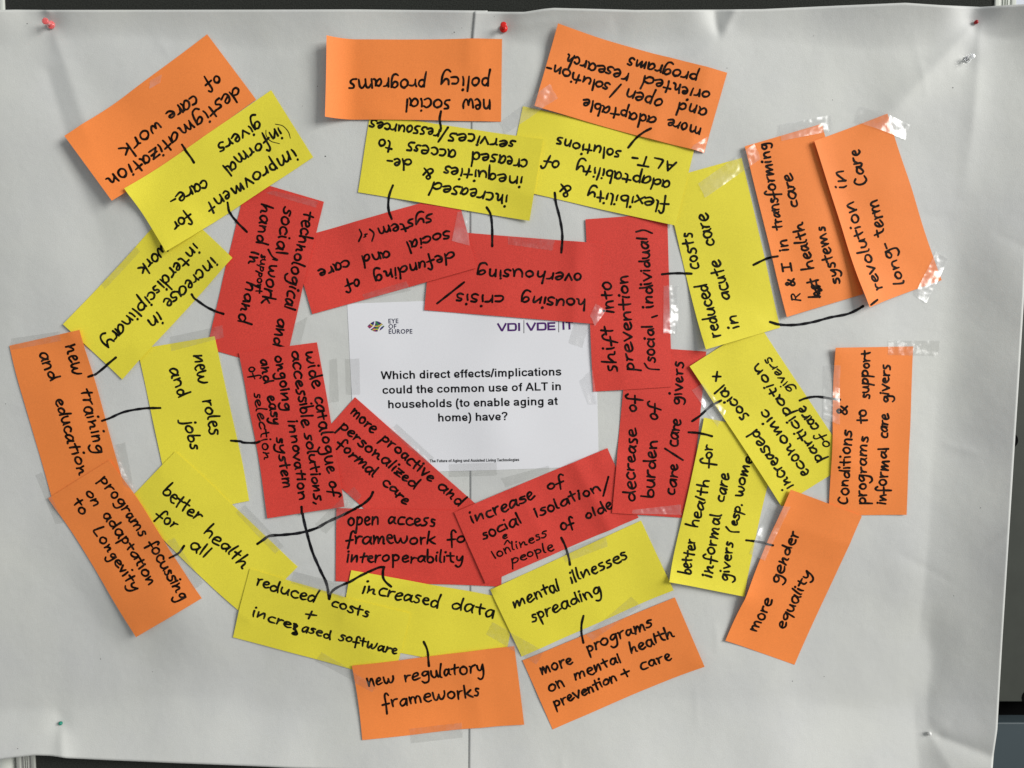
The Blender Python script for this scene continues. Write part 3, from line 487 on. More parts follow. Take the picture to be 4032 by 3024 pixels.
# ------------------------------------------------------------------ surfaces: bent quads that know their own height
SURF = {}
def fast_paper(x, z): return paper_h(x, z) + np.where(x > -53, lap(x, z), 0)
class Surf:
    def __init__(s, q, nu, nv):
        s.q = np.array(q, float); s.nu, s.nv = nu, nv; s.H = None
        u = np.linspace(0, 1, nu + 1); v = np.linspace(0, 1, nv + 1); s.U, s.V = np.meshgrid(u, v)
        s.X, s.Z = s.pos(s.U, s.V)
    def pos(s, u, v):
        a, b, c, d = s.q
        p = [a[k] * (1 - u) * (1 - v) + b[k] * u * (1 - v) + c[k] * u * v + d[k] * (1 - u) * v for k in (0, 1)]
        return p[0], p[1]
    def uv(s, x, z):
        a, b, c, d = s.q
        e = b - a; f = d - a; g = a - b + c - d
        det = e[0] * f[1] - e[1] * f[0]
        rx, rz = x - a[0], z - a[1]
        u = (rx * f[1] - rz * f[0]) / det; v = (e[0] * rz - e[1] * rx) / det
        for _ in range(5):
            ex = a[0] + e[0] * u + f[0] * v + g[0] * u * v - x; ez = a[1] + e[1] * u + f[1] * v + g[1] * u * v - z
            j00 = e[0] + g[0] * v; j01 = f[0] + g[0] * u; j10 = e[1] + g[1] * v; j11 = f[1] + g[1] * u
            dd = j00 * j11 - j01 * j10
            u = u - (ex * j11 - ez * j01) / dd; v = v - (ez * j00 - ex * j10) / dd
        return u, v
    def look(s, x, z):
        u, v = s.uv(x, z)
        inside = (u >= -.002) & (u <= 1.002) & (v >= -.004) & (v <= 1.004)
        uu = np.clip(u, 0, 1) * s.nu; vv = np.clip(v, 0, 1) * s.nv
        i = np.clip(uu.astype(int), 0, s.nu - 1); j = np.clip(vv.astype(int), 0, s.nv - 1)
        fu, fv = uu - i, vv - j; H = s.H
        h = H[j, i] * (1 - fu) * (1 - fv) + H[j, i + 1] * fu * (1 - fv) + H[j + 1, i + 1] * fu * fv + H[j + 1, i] * (1 - fu) * fv
        return inside, h
    def drape(s, gap, iters, pgap=.25):
        base = fast_paper(s.X, s.Z) + pgap
        offs = [(0, 0), (3.5, 0), (-3.5, 0), (0, 3.5), (0, -3.5), (2.5, 2.5), (-2.5, 2.5), (2.5, -2.5), (-2.5, -2.5)]
        lo = s.q.min(0) - 5; hi = s.q.max(0) + 5
        for o in SURF.values():
            if (o.q.min(0) > hi).any() or (o.q.max(0) < lo).any(): continue
            for dx, dz in offs:
                ins, h = o.look(s.X + dx, s.Z + dz)
                base = np.where(ins, np.maximum(base, h + gap), base)
        h = base.copy()
        for _ in range(iters):
            p = np.pad(h, 1, mode='reflect', reflect_type='odd') if min(h.shape) > 2 else np.pad(h, 1, mode='edge')
            b = (p[:-2, 1:-1] + p[2:, 1:-1] + p[1:-1, :-2] + p[1:-1, 2:]) / 4
            h = np.maximum(base, b * .999 + base * .001)
        s.H = h
def curl(s, specs, seed):
    U, V = s.U, s.V; W_, H_ = np.linalg.norm(s.q[1] - s.q[0]), np.linalg.norm(s.q[3] - s.q[0])
    add = np.zeros_like(U)
    for c in specs:
        if c[0] == 'e':
            t = {'u1': U, 'u0': 1 - U, 'v1': V, 'v0': 1 - V}[c[1]]
            add += 1.2 * c[2] * np.clip((t - (1 - c[3])) / c[3], 0, 1) ** 1.8
        elif c[0] == 'c':
            d = np.hypot((U - c[1]) * W_, (V - c[2]) * H_) / (c[4] * W_)
            add += 1.2 * c[3] * np.clip(1 - d, 0, 1) ** 1.7
        elif c[0] == 'r':
            add += c[2] * np.clip(1 - np.abs(U - c[1] - .03 * (V - .5)) / c[3], 0, 1) ** 1.2
    r = np.random.RandomState(seed)
    for _ in range(4):
        lam = r.uniform(60, 170); th = r.uniform(-.5, .5) + (math.pi / 2 if _ == 3 else 0)
        add += lam * .0018 * (1 + np.sin((U * W_ * math.cos(th) + V * H_ * math.sin(th)) * 6.283 / lam + r.rand() * 6.28))
    return add
def solid(s, thick):
    nu, nv = s.nu, s.nv; n = (nu + 1) * (nv + 1)
    fr = np.stack([s.X * .001, -s.H * .001, BOARD_Z + s.Z * .001], -1).reshape(-1, 3); bk = fr.copy(); bk[:, 1] += thick * .001
    f = []
    for j in range(nv):
        for i in range(nu):
            a = j * (nu + 1) + i; f.append((a, a + nu + 1, a + nu + 2, a + 1)); f.append((a + n, a + n + 1, a + n + nu + 2, a + n + nu + 1))
    rim = list(range(nu)) + [nu + j * (nu + 1) for j in range(nv)] + [nv * (nu + 1) + nu - i for i in range(nu)] + [(nv - j) * (nu + 1) for j in range(nv)]
    base = len(fr) * 2; v = list(map(tuple, fr)) + list(map(tuple, bk)); k0 = len(v)
    for r_ in rim: v.append(tuple(fr[r_])); v.append(tuple(bk[r_]))
    m = len(rim)
    for q in range(m): a = k0 + 2 * q; b = k0 + 2 * ((q + 1) % m); f.append((a, b, b + 1, a + 1))
    return v, f

# ------------------------------------------------------------------ the writer's hand: one pen stroke per list of points (x-height = 10)
G = {
'a': (9.5, "8,8 5,10.3 1.5,8 1,3 4,0 7,4 8.2,9.3", "8.3,9.5 8,3 9.4,0"),
'b': (9, "1.5,19 1,9 1.2,1 5,0 8,3 7,7.5 3.5,8.5 1.2,5"),
'c': (8, "7.6,8.6 4.5,10.2 1.2,7 1.4,2 4.5,-.2 8,1.6"),
'd': (10, "8.2,7.5 4.5,9 1.2,6 1.6,1 5,0 8,4", "9.4,19 8.6,9 8.8,0"),
'e': (8.2, "1.2,4.6 5,5.6 7.4,8 5,10.4 1.8,8 1.2,3 4,-.2 8,1.6"),
'f': (8.5, "9,14 7,17 4.6,14 4.2,4 3.6,-7", "0,3.4 8.2,4.4"),
'g': (9.5, "8,8.6 4.5,10.2 1.3,7 2.2,3 5.6,3 8.2,8.8", "8.4,9.4 8.6,1 6.8,-6 3.6,-7.4 .8,-5.6"),
'h': (9.5, "1.6,19 1,9 .9,0", "1,4 4,8.6 7,7.6 7.8,0"),
'i': (4, "1.6,10 1.4,4 2,0", "2.1,15.2 2.4,15.6"),
'j': (5.5, "4,10 4,-2 2,-7 -1,-7", "4.4,15.2 4.6,15.6"),
'k': (9, "1.8,18 1,0", "7.6,10.5 4,7 1.6,4.6", "3,5.6 5.4,2.4 8.6,0"),
'l': (4, "2,18.5 1.2,8 1.4,1.5 3,0"),
'm': (14.5, "1,10 1.2,0", "1.3,5 4,9.6 6.6,8 6.9,0", "7,5 9.8,9.8 12.4,8 13,0"),
'n': (9.5, "1,10 1.2,0", "1.3,5 4.2,9.6 7.2,8 7.9,0"),
'o': (9, "5,10 1.6,7.6 1.2,3 4.2,0 7.6,3 7.4,8 4.4,10.2 3.6,9.4"),
'p': (9.2, "1.4,10.4 1.4,2 .6,-8.5", "1.6,7.4 4.4,10.4 8,8 7.4,3.4 4,1.6 1.6,3"),
'q': (9.5, "8,8.6 4.5,10.2 1.3,7 2.2,3 5.6,3 8.2,8.8", "8.4,9.4 8,-8.6"),
'r': (7.2, "1.2,10 1.4,0", "1.4,4.6 3.6,9 7,9.8"),
's': (7.4, "7,9.4 3.4,10.2 2,7.6 5.6,5 6,1.4 3,-.4 .2,1"),
't': (8.2, "4,15.5 3.8,6 4.4,0", "0,9.4 8.2,10.2"),
'u': (9.6, "1,10 .9,4 3.2,0 6.4,1.8 8,9.6", "8,9.6 8.2,3 9,0"),
'v': (8.2, ".4,10 4,0", "4,0 7.8,10.2"),
'w': (12.6, ".6,10 1.4,2 3.6,0 6,5.8", "6,6.6 6.8,1.4 9,0 11.6,5 12,10"),
'x': (8.6, "0,10 8,0", "8,10 0,0"),
'y': (9.4, "1,10 1.6,5 4.6,3.6 8,9.6", "8.4,10 7.6,0 5.4,-6 2.2,-7 0,-5"),
'z': (8.8, ".4,10 7.6,10", "7.6,10 .6,.4", ".6,.4 8.4,0", "1.4,5 7.6,5.2"),
'A': (11.5, ".4,0 5.4,17", "5.4,17 10,0", "2,6 8.8,6.4"),
'C': (11, "9.6,14 6,16.4 2,12 1,5 4,0 10,1.4"),
'I': (9, "4.5,16 4.5,0", ".6,16.2 8.4,16", ".6,.2 8.4,0"),
'L': (10, "2,17 1,6 1.4,.6 9.4,0"),
'R': (11, "1.6,16 1,0", "1,15.4 6.6,16 8.6,12.4 5,9 1.4,8.6", "4,8.6 9.8,0"),
'T': (10.5, "5,15.6 5,0", ".2,15.8 10,15.6"),
'&': (11, "10,9.6 5.4,1 2,.2 1,3.6 4,8 6.6,12 5,15 2.8,12.4 5,6.6 10,0"),
'-': (7, ".6,5.4 6,5.8"), '.': (4, "1.6,.3 2,.8"), ',': (4, "2.6,1.4 1,-2.6"), '+': (9, "0,5 8,5.4", "4,9 4,1"),
}
ALT = {   # the same hand is not always the same
'm': [(14, "1,10.4 1.6,5 1.2,-.3", "1.4,2.4 4.4,9.4 6.2,7.4 6.6,.4", "6.8,2.4 9.8,9.2 12,7.4 12.4,.6 13.4,0"), (13.6, ".8,9.8 1.2,0", "1.2,1 5,9.8 6.2,.6", "6.3,1 10.4,9.6 11.6,7 12.4,0")],
'n': [(9.5, "1,10.6 1.6,5 1.2,-.4", "1.4,3 5,7.8 6.4,6.6 6.6,1 8.6,0"), (9.2, ".8,10 1,0", "1,1 5.6,9.6 7,8 7.4,0")],
'e': [(8.6, "1.4,4.2 6.4,7 5.4,10.4 2.2,9 1,4 3,0 8.6,2.4"), (8, "1.6,5.6 6.8,6.6 6,10 2.6,9.4 1.4,4 4.4,-.4 7.6,.6")],
'a': [(9.2, "7.6,8.4 3.6,9.6 1,5 2.4,.4 6.4,4.4 8,9.4", "8,9.4 7.6,2.4 9.6,.6"), (9, "7.8,9.6 4,9.4 1,4.6 3,0 6.6,3 8,9.8 8.4,0")],
'r': [(7, "1,10 1.8,6 1.4,0", "1.6,5.6 4.4,9 7.4,8.6"), (7.4, ".8,9.4 2,8 1.8,.4", "1.8,3 3,8.4 6.8,10.2")],
's': [(7.4, "6.6,10.6 2.6,10 2.8,6.6 6,3.6 4.4,0 .4,-.6"), (7, "6.4,9 3.4,9.8 3,6.6 5.8,4.4 4.6,.6 1,.8")],
't': [(7.8, "4.4,14.6 3.8,4 4,-.4", ".4,8.4 8,9.8"), (8, "3.6,15 4,3 6.6,.2", "0,10.6 7.8,10")],
'h': [(9.6, "2,17.6 1.2,6 1,0", "1.2,2.6 4.6,8.4 6.8,7.4 7,1.4 8.8,.4")],
'i': [(4, "1.4,9.4 1.8,3 1.6,.2", "2.4,16.4 2.7,16.8"), (4, "1.8,10.4 1.2,0", "1.6,14.2 1.9,14.5")],
'o': [(9, "5.4,9.8 2,8.4 1,3.4 3.6,.2 7.2,2 7.8,7 5,10.4 3,9.6")],
'g': [(9.6, "7.8,9.4 4,10 1.4,6.6 3,3.2 6.4,5 8.2,9.4", "8.2,9.4 8.2,0 7,-6.6 3,-8 .4,-5")],
'd': [(9.8, "7.8,6.6 4,8.4 1,5 2,.6 5.4,.8 8,5", "8.4,17 8.2,8 9.2,0")],
'c': [(7.8, "7.2,9.6 3.4,9.4 1.2,5 2.6,.4 7.8,.6")],
'l': [(4, "1.6,17 1.4,8 1.6,0")],
}
def parse(s): return [tuple(float(c) for c in p.split(',')) for p in s.split()]
def catmull(P, step):
    P = [np.array(p, float) for p in P]
    if len(P) == 2:
        n = max(2, int(np.linalg.norm(P[1] - P[0]) / step)); return [P[0] + (P[1] - P[0]) * k / n for k in range(n + 1)]
    E = [2 * P[0] - P[1]] + P + [2 * P[-1] - P[-2]]; out = []
    for i in range(1, len(E) - 2):
        a, b, c, d = E[i - 1:i + 3]; n = max(2, int(np.linalg.norm(c - b) / step))
        for k in range(n):
            t = k / n; out.append(.5 * ((2 * b) + (c - a) * t + (2 * a - 5 * b + 4 * c - d) * t * t + (-a + 3 * b - 3 * c + d) * t ** 3))
    out.append(E[-2]); return out
def ribbon(V, Fc, pts, r, hfun, k, caps=True, taper=True):
    """a flat inked line r mm to each side, with round ends"""
    pts = np.array(pts); n = len(pts)
    if n < 2: return
    d = np.gradient(pts, axis=0); L = np.linalg.norm(d, axis=1) + 1e-9; d = d / L[:, None]; nrm = np.stack([-d[:, 1], d[:, 0]], 1)
    ph = rnd.random() * 6.28
    wv = np.array([r * (1 + .10 * math.sin(i * .35 + ph) + rnd.uniform(-.05, .05)) for i in range(n)])
    if taper and n > 5 and rnd.random() < .6: wv[-3:] *= np.array([.96, .88, .78])
    A = pts + nrm * wv[:, None]; Bp = pts - nrm * wv[:, None]
    rows = [A, pts, Bp]; P = np.concatenate(rows)
    h = hfun(P[:, 0], P[:, 1]) + .10 + .008 * (k % 9)
    b0 = len(V)
    V.extend(W(P[i, 0], P[i, 1], h[i]) for i in range(len(P)))
    for i in range(n - 1):
        Fc.append((b0 + i, b0 + n + i, b0 + n + i + 1, b0 + i + 1)); Fc.append((b0 + n + i, b0 + 2 * n + i, b0 + 2 * n + i + 1, b0 + n + i + 1))
    if caps:
        for e, sg in ((0, -1), (n - 1, 1)):
            c = pts[e]; pr = []
            for j in range(1, 6):
                t = math.pi * j / 6; pr.append(c + nrm[e] * wv[e] * math.cos(t) + d[e] * sg * wv[e] * math.sin(t))
            pr = np.array(pr); hh = hfun(pr[:, 0], pr[:, 1]) + .10 + .008 * (k % 9); q = len(V)
            V.extend(W(pr[j, 0], pr[j, 1], hh[j]) for j in range(5))
            ring = [b0 + e] + [q + j for j in range(5)] + [b0 + 2 * n + e]
            for j in range(6): Fc.append((b0 + n + e, ring[j], ring[j + 1]) if sg < 0 else (b0 + n + e, ring[j + 1], ring[j]))
def word_mesh(text, sx, sz, ex, ez, xh, hfun, pen=1.22):
    xh = xh * .94
    L = math.hypot(ex - sx, ez - sz); d = np.array([ex - sx, ez - sz]) / L; up = np.array([-d[1], d[0]])
    gl = [rnd.choice(ALT[c]) if c in ALT and rnd.random() < .55 else G[c] for c in text]
    wd = [g[0] * rnd.uniform(.86, 1.16) for g in gl]; adv = sum(wd); kx = L / adv; V, Fc = [], []; x = 0; kk = 0
    d1, d2, d3 = rnd.uniform(0, 6.28), rnd.uniform(.4, 1.1), rnd.uniform(.10, .20)
    for c, g, wg in zip(text, gl, wd):
        jy = rnd.uniform(-.6, .6) + d2 * math.sin(x * d3 + d1); rot = rnd.uniform(-.08, .08); sc = rnd.uniform(.86, 1.14); slant = rnd.uniform(-.06, .10); hs = rnd.uniform(.80, .96) * wg / g[0]
        for s in g[1:]:
            P = []
            for (gx, gy) in parse(s):
                gx2 = (gx - g[0] / 2) * hs + wg / 2 + (gy - 5) * slant * 1.2 + rnd.uniform(-.12, .12); gy2 = (gy - 5) * sc + 5 + jy + rot * gx + rnd.uniform(-.12, .12)
                P.append(np.array([sx, sz]) + d * (x + gx2) * kx + up * (gy2 - 5) / 10 * xh)
            pr = pen * (1.15 if len(P) == 2 and np.linalg.norm(P[1] - P[0]) < .12 * xh else 1)
            ribbon(V, Fc, catmull(P, .9), pr, hfun, kk); kk += 1
        x += wg
    return V, Fc

# ------------------------------------------------------------------ printed question sheet and the cards, laid on each other from the lowest up
INK = dict(yellow='ink_yellow', orange='ink_orange', red='ink_red')
CARDOBJ = {}
n_word = 0
for ci in ORDER:
    if ci == 0:
        s = Surf(A4Q, 60, 44); s.drape(.3, 30)
        SURF[0] = s
        v, f = solid(s, .12)
        o = link('printed_sheet', v, f, MAT['sheet'], origin=W(float(s.X.mean()), float(s.Z.mean()), float(s.H.mean())))
        CARDOBJ[0] = o
        tag(o, 'white printed sheet in the middle asking about direct effects of ALT in households', 'printed sheet'); continue
    c = CARDS[ci]
    s = Surf(c['q'], 56, 26); s.drape(.40, 70); s.H = s.H + curl(s, c['curls'], ci)
    SURF[ci] = s
    v, f = solid(s, .22)
    o = link('note_card', v, f, MAT[c['col']], origin=W(float(s.X.mean()), float(s.Z.mean()), float(s.H.mean())))
    tag(o, c['label'], 'note card', c['col'] + ' note cards taped in a ring'); CARDOBJ[ci] = o
    hf = lambda x, z, s=s: s.look(np.asarray(x), np.asarray(z))[1]
    for (text, sx, sz, ex, ez, xh) in c['words']:
        small = xh < 7.0
        V, Fc = word_mesh(text, sx, sz, ex, ez, xh, hf, pen=1.02 if small else 1.30)
        child('handwritten_word', V, Fc, MAT[INK[c['col']]], o, smooth=False)
    for pts, r in c['strokes']:
        V, Fc = [], []; ribbon(V, Fc, catmull(pts, 1.0), r, hf, 5)
        child('marker_stroke', V, Fc, MAT[INK[c['col']]], o, smooth=False)

def top_of(x, z, skip=()):
    """highest surface at each point and whose it is"""
    h = fast_paper(x, z); own = np.where(x > rl(z), -2, -1)
    for k_, s in SURF.items():
        ins, hh = s.look(x, z); m = ins & (hh > h); h = np.where(m, hh, h); own = np.where(m, k_, own)
    return h, own
# connector lines were drawn across the finished collage: each piece belongs to what it is drawn on
for pts, r in CONNECT:
    P = np.array(catmull(pts, .8)); h, own = top_of(P[:, 0], P[:, 1])
    i = 0
    while i < len(P):
        j = i
        while j + 1 < len(P) and own[j + 1] == own[i]: j += 1
        k_ = int(own[i])
        if j - i >= 1:
            if k_ < 0:
                hf = lambda x, z: fast_paper(np.asarray(x), np.asarray(z)) + .1; par = sheet_left if k_ == -1 else sheet_right; m = MAT['ink_paper']
                # stay with the sheet's own sideways shift
            else:
                s = SURF[k_]; hf = lambda x, z, s=s: s.look(np.asarray(x), np.asarray(z))[1]; par = CARDOBJ[k_]
                m = MAT['ink_paper'] if k_ == 0 else MAT[INK[CARDS[k_]['col']]]
            V, Fc = [], []; ribbon(V, Fc, P[i:j + 1], r, hf, 6, caps=True, taper=False)
            child('connecting_line', V, Fc, m, par, smooth=False)
        i = j + 1

# ------------------------------------------------------------------ tape strips over everything
for n, (kind, q, label) in enumerate(TAPES):
    q = [tuple(p) for p in q]
    L1 = math.hypot(q[1][0] - q[0][0], q[1][1] - q[0][1]); L2 = math.hypot(q[3][0] - q[0][0], q[3][1] - q[0][1])
    s = Surf(q, max(8, int(L1 / 2.2)), max(8, int(L2 / 2.2)))
    h = np.full_like(s.X, -1.0)
    for dx, dz in ((0, 0), (1.6, 0), (-1.6, 0), (0, 1.6), (0, -1.6)): h = np.maximum(h, top_of(s.X + dx, s.Z + dz)[0])
    base = h + .22
    for _ in range(6 if kind == 'clear' else 3):
        p = np.pad(h, 1, mode='edge'); h = np.maximum(base, (p[:-2, 1:-1] + p[2:, 1:-1] + p[1:-1, :-2] + p[1:-1, 2:]) / 4)
    r = np.random.RandomState(100 + n)
    amp = .22 if kind == 'clear' else .03
    for _ in range(6):
        lam = r.uniform(5, 16); th = r.rand() * 6.28; h = h + amp * .4 * (1 + np.sin((s.X * math.cos(th) + s.Z * math.sin(th)) * 6.283 / lam + r.rand() * 6))
    s.H = h
    # torn, toothed short ends
    short_u = L1 < L2
    jit = r.uniform(-.5, .5, s.X.shape); ed = np.zeros_like(s.X)
    if short_u: ed[0, :] = 1; ed[-1, :] = 1; dirx, dirz = q[3][0] - q[0][0], q[3][1] - q[0][1]
    else: ed[:, 0] = 1; ed[:, -1] = 1; dirx, dirz = q[1][0] - q[0][0], q[1][1] - q[0][1]
    dl = math.hypot(dirx, dirz); X = s.X + ed * jit * dirx / dl; Zz = s.Z + ed * jit * dirz / dl
    fr = np.stack([X * .001, -s.H * .001, BOARD_Z + Zz * .001], -1).reshape(-1, 3)
    f = [(j * (s.nu + 1) + i, (j + 1) * (s.nu + 1) + i, (j + 1) * (s.nu + 1) + i + 1, j * (s.nu + 1) + i + 1) for j in range(s.nv) for i in range(s.nu)]
    o = link('adhesive_tape', fr, f, MAT[kind], origin=W(float(s.X.mean()), float(s.Z.mean()), float(s.H.mean())))
    tag(o, label, 'tape', 'pieces of adhesive tape on the cards')

# ------------------------------------------------------------------ printing on the middle sheet
sA = SURF[0]; OA = CARDOBJ[0]
def text_child(name, body, p0, p1, cap, m, bold=0.0, space=1.0, lift=.10):
    """flat printed lettering: baseline from p0 to p1, capital height `cap` mm"""
    cu = bpy.data.curves.new('lettering', 'FONT'); cu.body = body; cu.size = 1; cu.offset = bold; cu.space_character = space; cu.resolution_u = 3
    t = bpy.data.objects.new('lettering', cu); COL.objects.link(t)
    dg = bpy.context.evaluated_depsgraph_get(); me = t.evaluated_get(dg).to_mesh()
    v = np.array([tuple(x.co) for x in me.vertices]); f = [tuple(p.vertices) for p in me.polygons]
    t.evaluated_get(dg).to_mesh_clear(); bpy.data.objects.remove(t); bpy.data.curves.remove(cu)
    x0, x1 = v[:, 0].min(), v[:, 0].max()
    L = math.hypot(p1[0] - p0[0], p1[1] - p0[1]); d = np.array([(p1[0] - p0[0]) / L, (p1[1] - p0[1]) / L]); up = np.array([-d[1], d[0]])
    kx = L / (x1 - x0); ky = cap / CAPH
    P = np.array(p0) + np.outer((v[:, 0] - x0) * kx, d) + np.outer(v[:, 1] * ky, up)
    h = sA.look(P[:, 0], P[:, 1])[1] + lift
    return child(name, [W(P[i, 0], P[i, 1], h[i]) for i in range(len(P))], f, m, OA, smooth=False)
def cap_height():
    cu = bpy.data.curves.new('lettering', 'FONT'); cu.body = 'H'; cu.size = 1
    t = bpy.data.objects.new('lettering', cu); COL.objects.link(t)
    dg = bpy.context.evaluated_depsgraph_get(); me = t.evaluated_get(dg).to_mesh(); h = max(x.co[1] for x in me.vertices)
    t.evaluated_get(dg).to_mesh_clear(); bpy.data.objects.remove(t); bpy.data.curves.remove(cu); return h
CAPH = cap_height()
SANS = {   # centre lines of a bold grotesque, 1000 to the em
' ': (278,), 'a': (556, "90,360 130,440 280,462 400,420 425,330 425,120 455,0", "425,270 250,250 110,210 100,110 200,58 340,90 425,170"),
'b': (611, "140,716 140,0", "140,270 190,410 320,455 450,400 480,260 450,115 320,60 190,110 140,250"),
'c': (556, "485,350 420,440 290,458 150,400 110,260 150,115 290,58 420,80 490,170"),
'd': (611, "470,716 470,0", "470,270 420,410 290,455 160,400 130,260 160,115 290,60 420,110 470,250"),
'e': (556, "115,228 450,228", "450,235 430,390 290,460 150,400 105,260 150,115 290,58 410,75 480,150"),
'f': (333, "335,655 230,650 185,580 185,0", "20,465 310,465"),
'g': (611, "470,519 470,-20 420,-120 290,-155 160,-130 110,-70", "470,270 420,410 290,455 160,400 130,260 160,115 290,60 420,110 470,250"),
'h': (611, "140,716 140,0", "140,270 190,400 320,455 430,425 470,330 470,0"),
'i': (278, "140,519 140,0", "140,716 140,620"), 'l': (278, "140,716 140,0"),
'm': (889, "135,519 135,0", "135,280 180,410 290,455 400,420 440,330 440,0", "440,290 490,410 600,455 710,420 745,330 745,0"),
'n': (611, "140,519 140,0", "140,270 190,400 320,455 430,425 470,330 470,0"),
'o': (611, "305,458 160,405 112,260 160,115 305,60 450,115 498,260 450,405 305,458"),
'p': (611, "140,519 140,-200", "140,270 190,410 320,455 450,400 480,260 450,115 320,60 190,110 140,250"),
'r': (389, "140,519 140,0", "140,260 180,400 270,455 375,440"),
's': (556, "465,375 400,450 280,465 150,435 115,370 160,305 290,265 420,225 460,150 400,70 280,52 140,80 85,165"),
't': (333, "170,650 170,130 210,65 310,65", "20,465 310,465"),
'u': (611, "140,519 140,180 180,85 290,60 420,115 470,250", "470,519 470,0"), 'v': (556, "55,519 278,10", "278,10 500,519"),
'W': (944, "50,716 230,20", "230,20 472,690", "472,690 714,20", "714,20 895,716"), 'A': (722, "60,0 361,700", "361,700 660,0", "170,225 550,225"),
'L': (611, "145,716 145,0", "145,60 575,60"), 'T': (611, "305,716 305,0", "20,656 590,656"), 'F': (611, "145,716 145,0", "145,656 565,656", "145,370 500,370"),
'(': (333, "270,735 150,560 115,260 150,-30 270,-205"), ')': (333, "60,735 180,560 215,260 180,-30 60,-205"), '/': (278, "30,-20 250,736"),
'?': (611, "100,530 150,640 300,668 450,620 480,510 420,410 320,330 300,210", "300,140 300,0"),
'V': (760, "50,716 380,20", "380,20 710,716"), 'D': (800, "120,716 120,0", "120,640 560,640 690,580 715,358 690,136 560,76 120,76"),
'I': (330, "165,716 165,0"), 'E': (700, "120,716 120,0", "120,640 650,640", "120,358 610,358", "120,76 650,76"),
}
def sans_child(name, body, p0, p1, cap, m, stem=140):
    L = math.hypot(p1[0] - p0[0], p1[1] - p0[1]); d = np.array([(p1[0] - p0[0]) / L, (p1[1] - p0[1]) / L]); up = np.array([-d[1], d[0]])
    kx = L / sum(SANS[c][0] for c in body); ky = cap / 716; x = 0; V, Fc = [], []; kk = 0
    for c in body:
        for st_ in SANS[c][1:]:
            raw = parse(st_); P = [np.array(p0) + d * (x + a) * kx + up * b_ * ky for a, b_ in raw]
            pts = np.array(catmull(P, max(.25, cap * .04))); n = len(pts)
            dd = np.gradient(pts, axis=0); dd /= np.linalg.norm(dd, axis=1)[:, None]; nr = np.stack([-dd[:, 1], dd[:, 0]], 1); r = stem / 2 * (kx + ky) / 2
            # strokes that run level are a little thinner, as in the typeface
            rr_ = r * (1 - .13 * np.abs(dd @ d))
            A = pts + nr * rr_[:, None]; B_ = pts - nr * rr_[:, None]; P2 = np.concatenate([A, B_])
            h = sA.look(P2[:, 0], P2[:, 1])[1] + .16 + .006 * (kk % 7); kk += 1; b0 = len(V)
            V.extend(W(P2[i, 0], P2[i, 1], h[i]) for i in range(2 * n)); Fc.extend((b0 + i, b0 + n + i, b0 + n + i + 1, b0 + i + 1) for i in range(n - 1))
        x += SANS[c][0]
    return child(name, V, Fc, m, OA, smooth=False)
for key, body in (('l1', 'Which direct effects/implications'), ('l2', 'could the common use of ALT in'), ('l3', 'households (to enable aging at'), ('l4', 'home) have?')):
    sans_child('printed_line', body, *PRINTED[key], 9.6, MAT['toner'])
sans_child('printed_line', 'The Future of Aging und Assisted Living Technologies', *PRINTED['foot'], 3.5, MAT['toner'])
for key, body in (('eye', 'EYE'), ('of', 'OF'), ('eu', 'EUROPE')):
    text_child('printed_logo_word', body, *PRINTED[key], 5.1, MAT['navy'], .014, 1.10, lift=.16)
for key, body in (('vdi', 'VDI'), ('vde', 'VDE'), ('it', 'IT')):
    sans_child('printed_logo_word', body, *PRINTED[key], 9.4, MAT['purple'], 165)
for a, b in BARS:
    v = [W(a[0] - .35, a[1], 0), W(a[0] + .35, a[1], 0), W(b[0] + .35, b[1], 0), W(b[0] - .35, b[1], 0)]
    hh = sA.look(np.array([a[0]] * 2 + [b[0]] * 2), np.array([a[1]] * 2 + [b[1]] * 2))[1]
    v = [(x, -(hh[i] + .12) * .001, z) for i, (x, y, z) in enumerate(v)]
    child('printed_bar', v, [(0, 3, 2, 1)], MAT['toner'], OA, smooth=False)
# eye emblem: a lens crossed by coloured bands
EM = [plain('emblem_' + n_, c_, .5, .3) for n_, c_ in (('navy', (.02, .03, .16)), ('yellow', (.62, .50, .07)), ('green', (.04, .22, .06)), ('magenta', (.33, .05, .12)), ('white', (.80, .80, .835)), ('violet', (.06, .02, .14)))]
def emblem(x, z):                                    # x in -1..1, z in -.6...6
    def arc(cx, cz, r, w): return abs(math.hypot(x - cx, z - cz) - r) < w
    if arc(-1.05, .55, .92, .07) or arc(1.25, -.75, .98, .07): return 4
    if arc(-.0, 1.0, 1.0, .07) and x > -.75 or arc(.0, -1.05, .72, .06): return 1
    if arc(.75, .9, .85, .10) or (abs(x - .15) < .13 and -.45 < z < -.05): return 2
    if arc(-.75, -.65, .62, .12) or arc(.75, -.45, .5, .10): return 3
    return 5 if (x + z) % .7 < .3 else 0
(lx0, lz0), (lx1, lz1) = LOGO; cx, cz = (lx0 + lx1) / 2, (lz0 + lz1) / 2; hw = (lx1 - lx0) / 2
NX, NZ = 84, 44; V = []; Fc = []; mi = []
for j in range(NZ + 1):
    for i in range(NX + 1):
        x = -1 + 2 * i / NX; lim = .62 * (1 - abs(x) ** 1.9) ** .95; z = (-1 + 2 * j / NZ) * lim
        X_, Z_ = cx + x * hw, cz + z * hw; V.append(W(X_, Z_, float(sA.look(np.array([X_]), np.array([Z_]))[1][0]) + .1))
for j in range(NZ):
    for i in range(NX):
        x = -1 + 2 * (i + .5) / NX; lim = .62 * (1 - abs(x) ** 1.9) ** .95; z = (-1 + 2 * (j + .5) / NZ) * lim
        a = j * (NX + 1) + i; Fc.append((a, a + 1, a + NX + 2, a + NX + 1)); mi.append(emblem(x, z))
e = child('eye_emblem', V, Fc, EM, OA, smooth=False); e.data.polygons.foreach_set('material_index', mi)

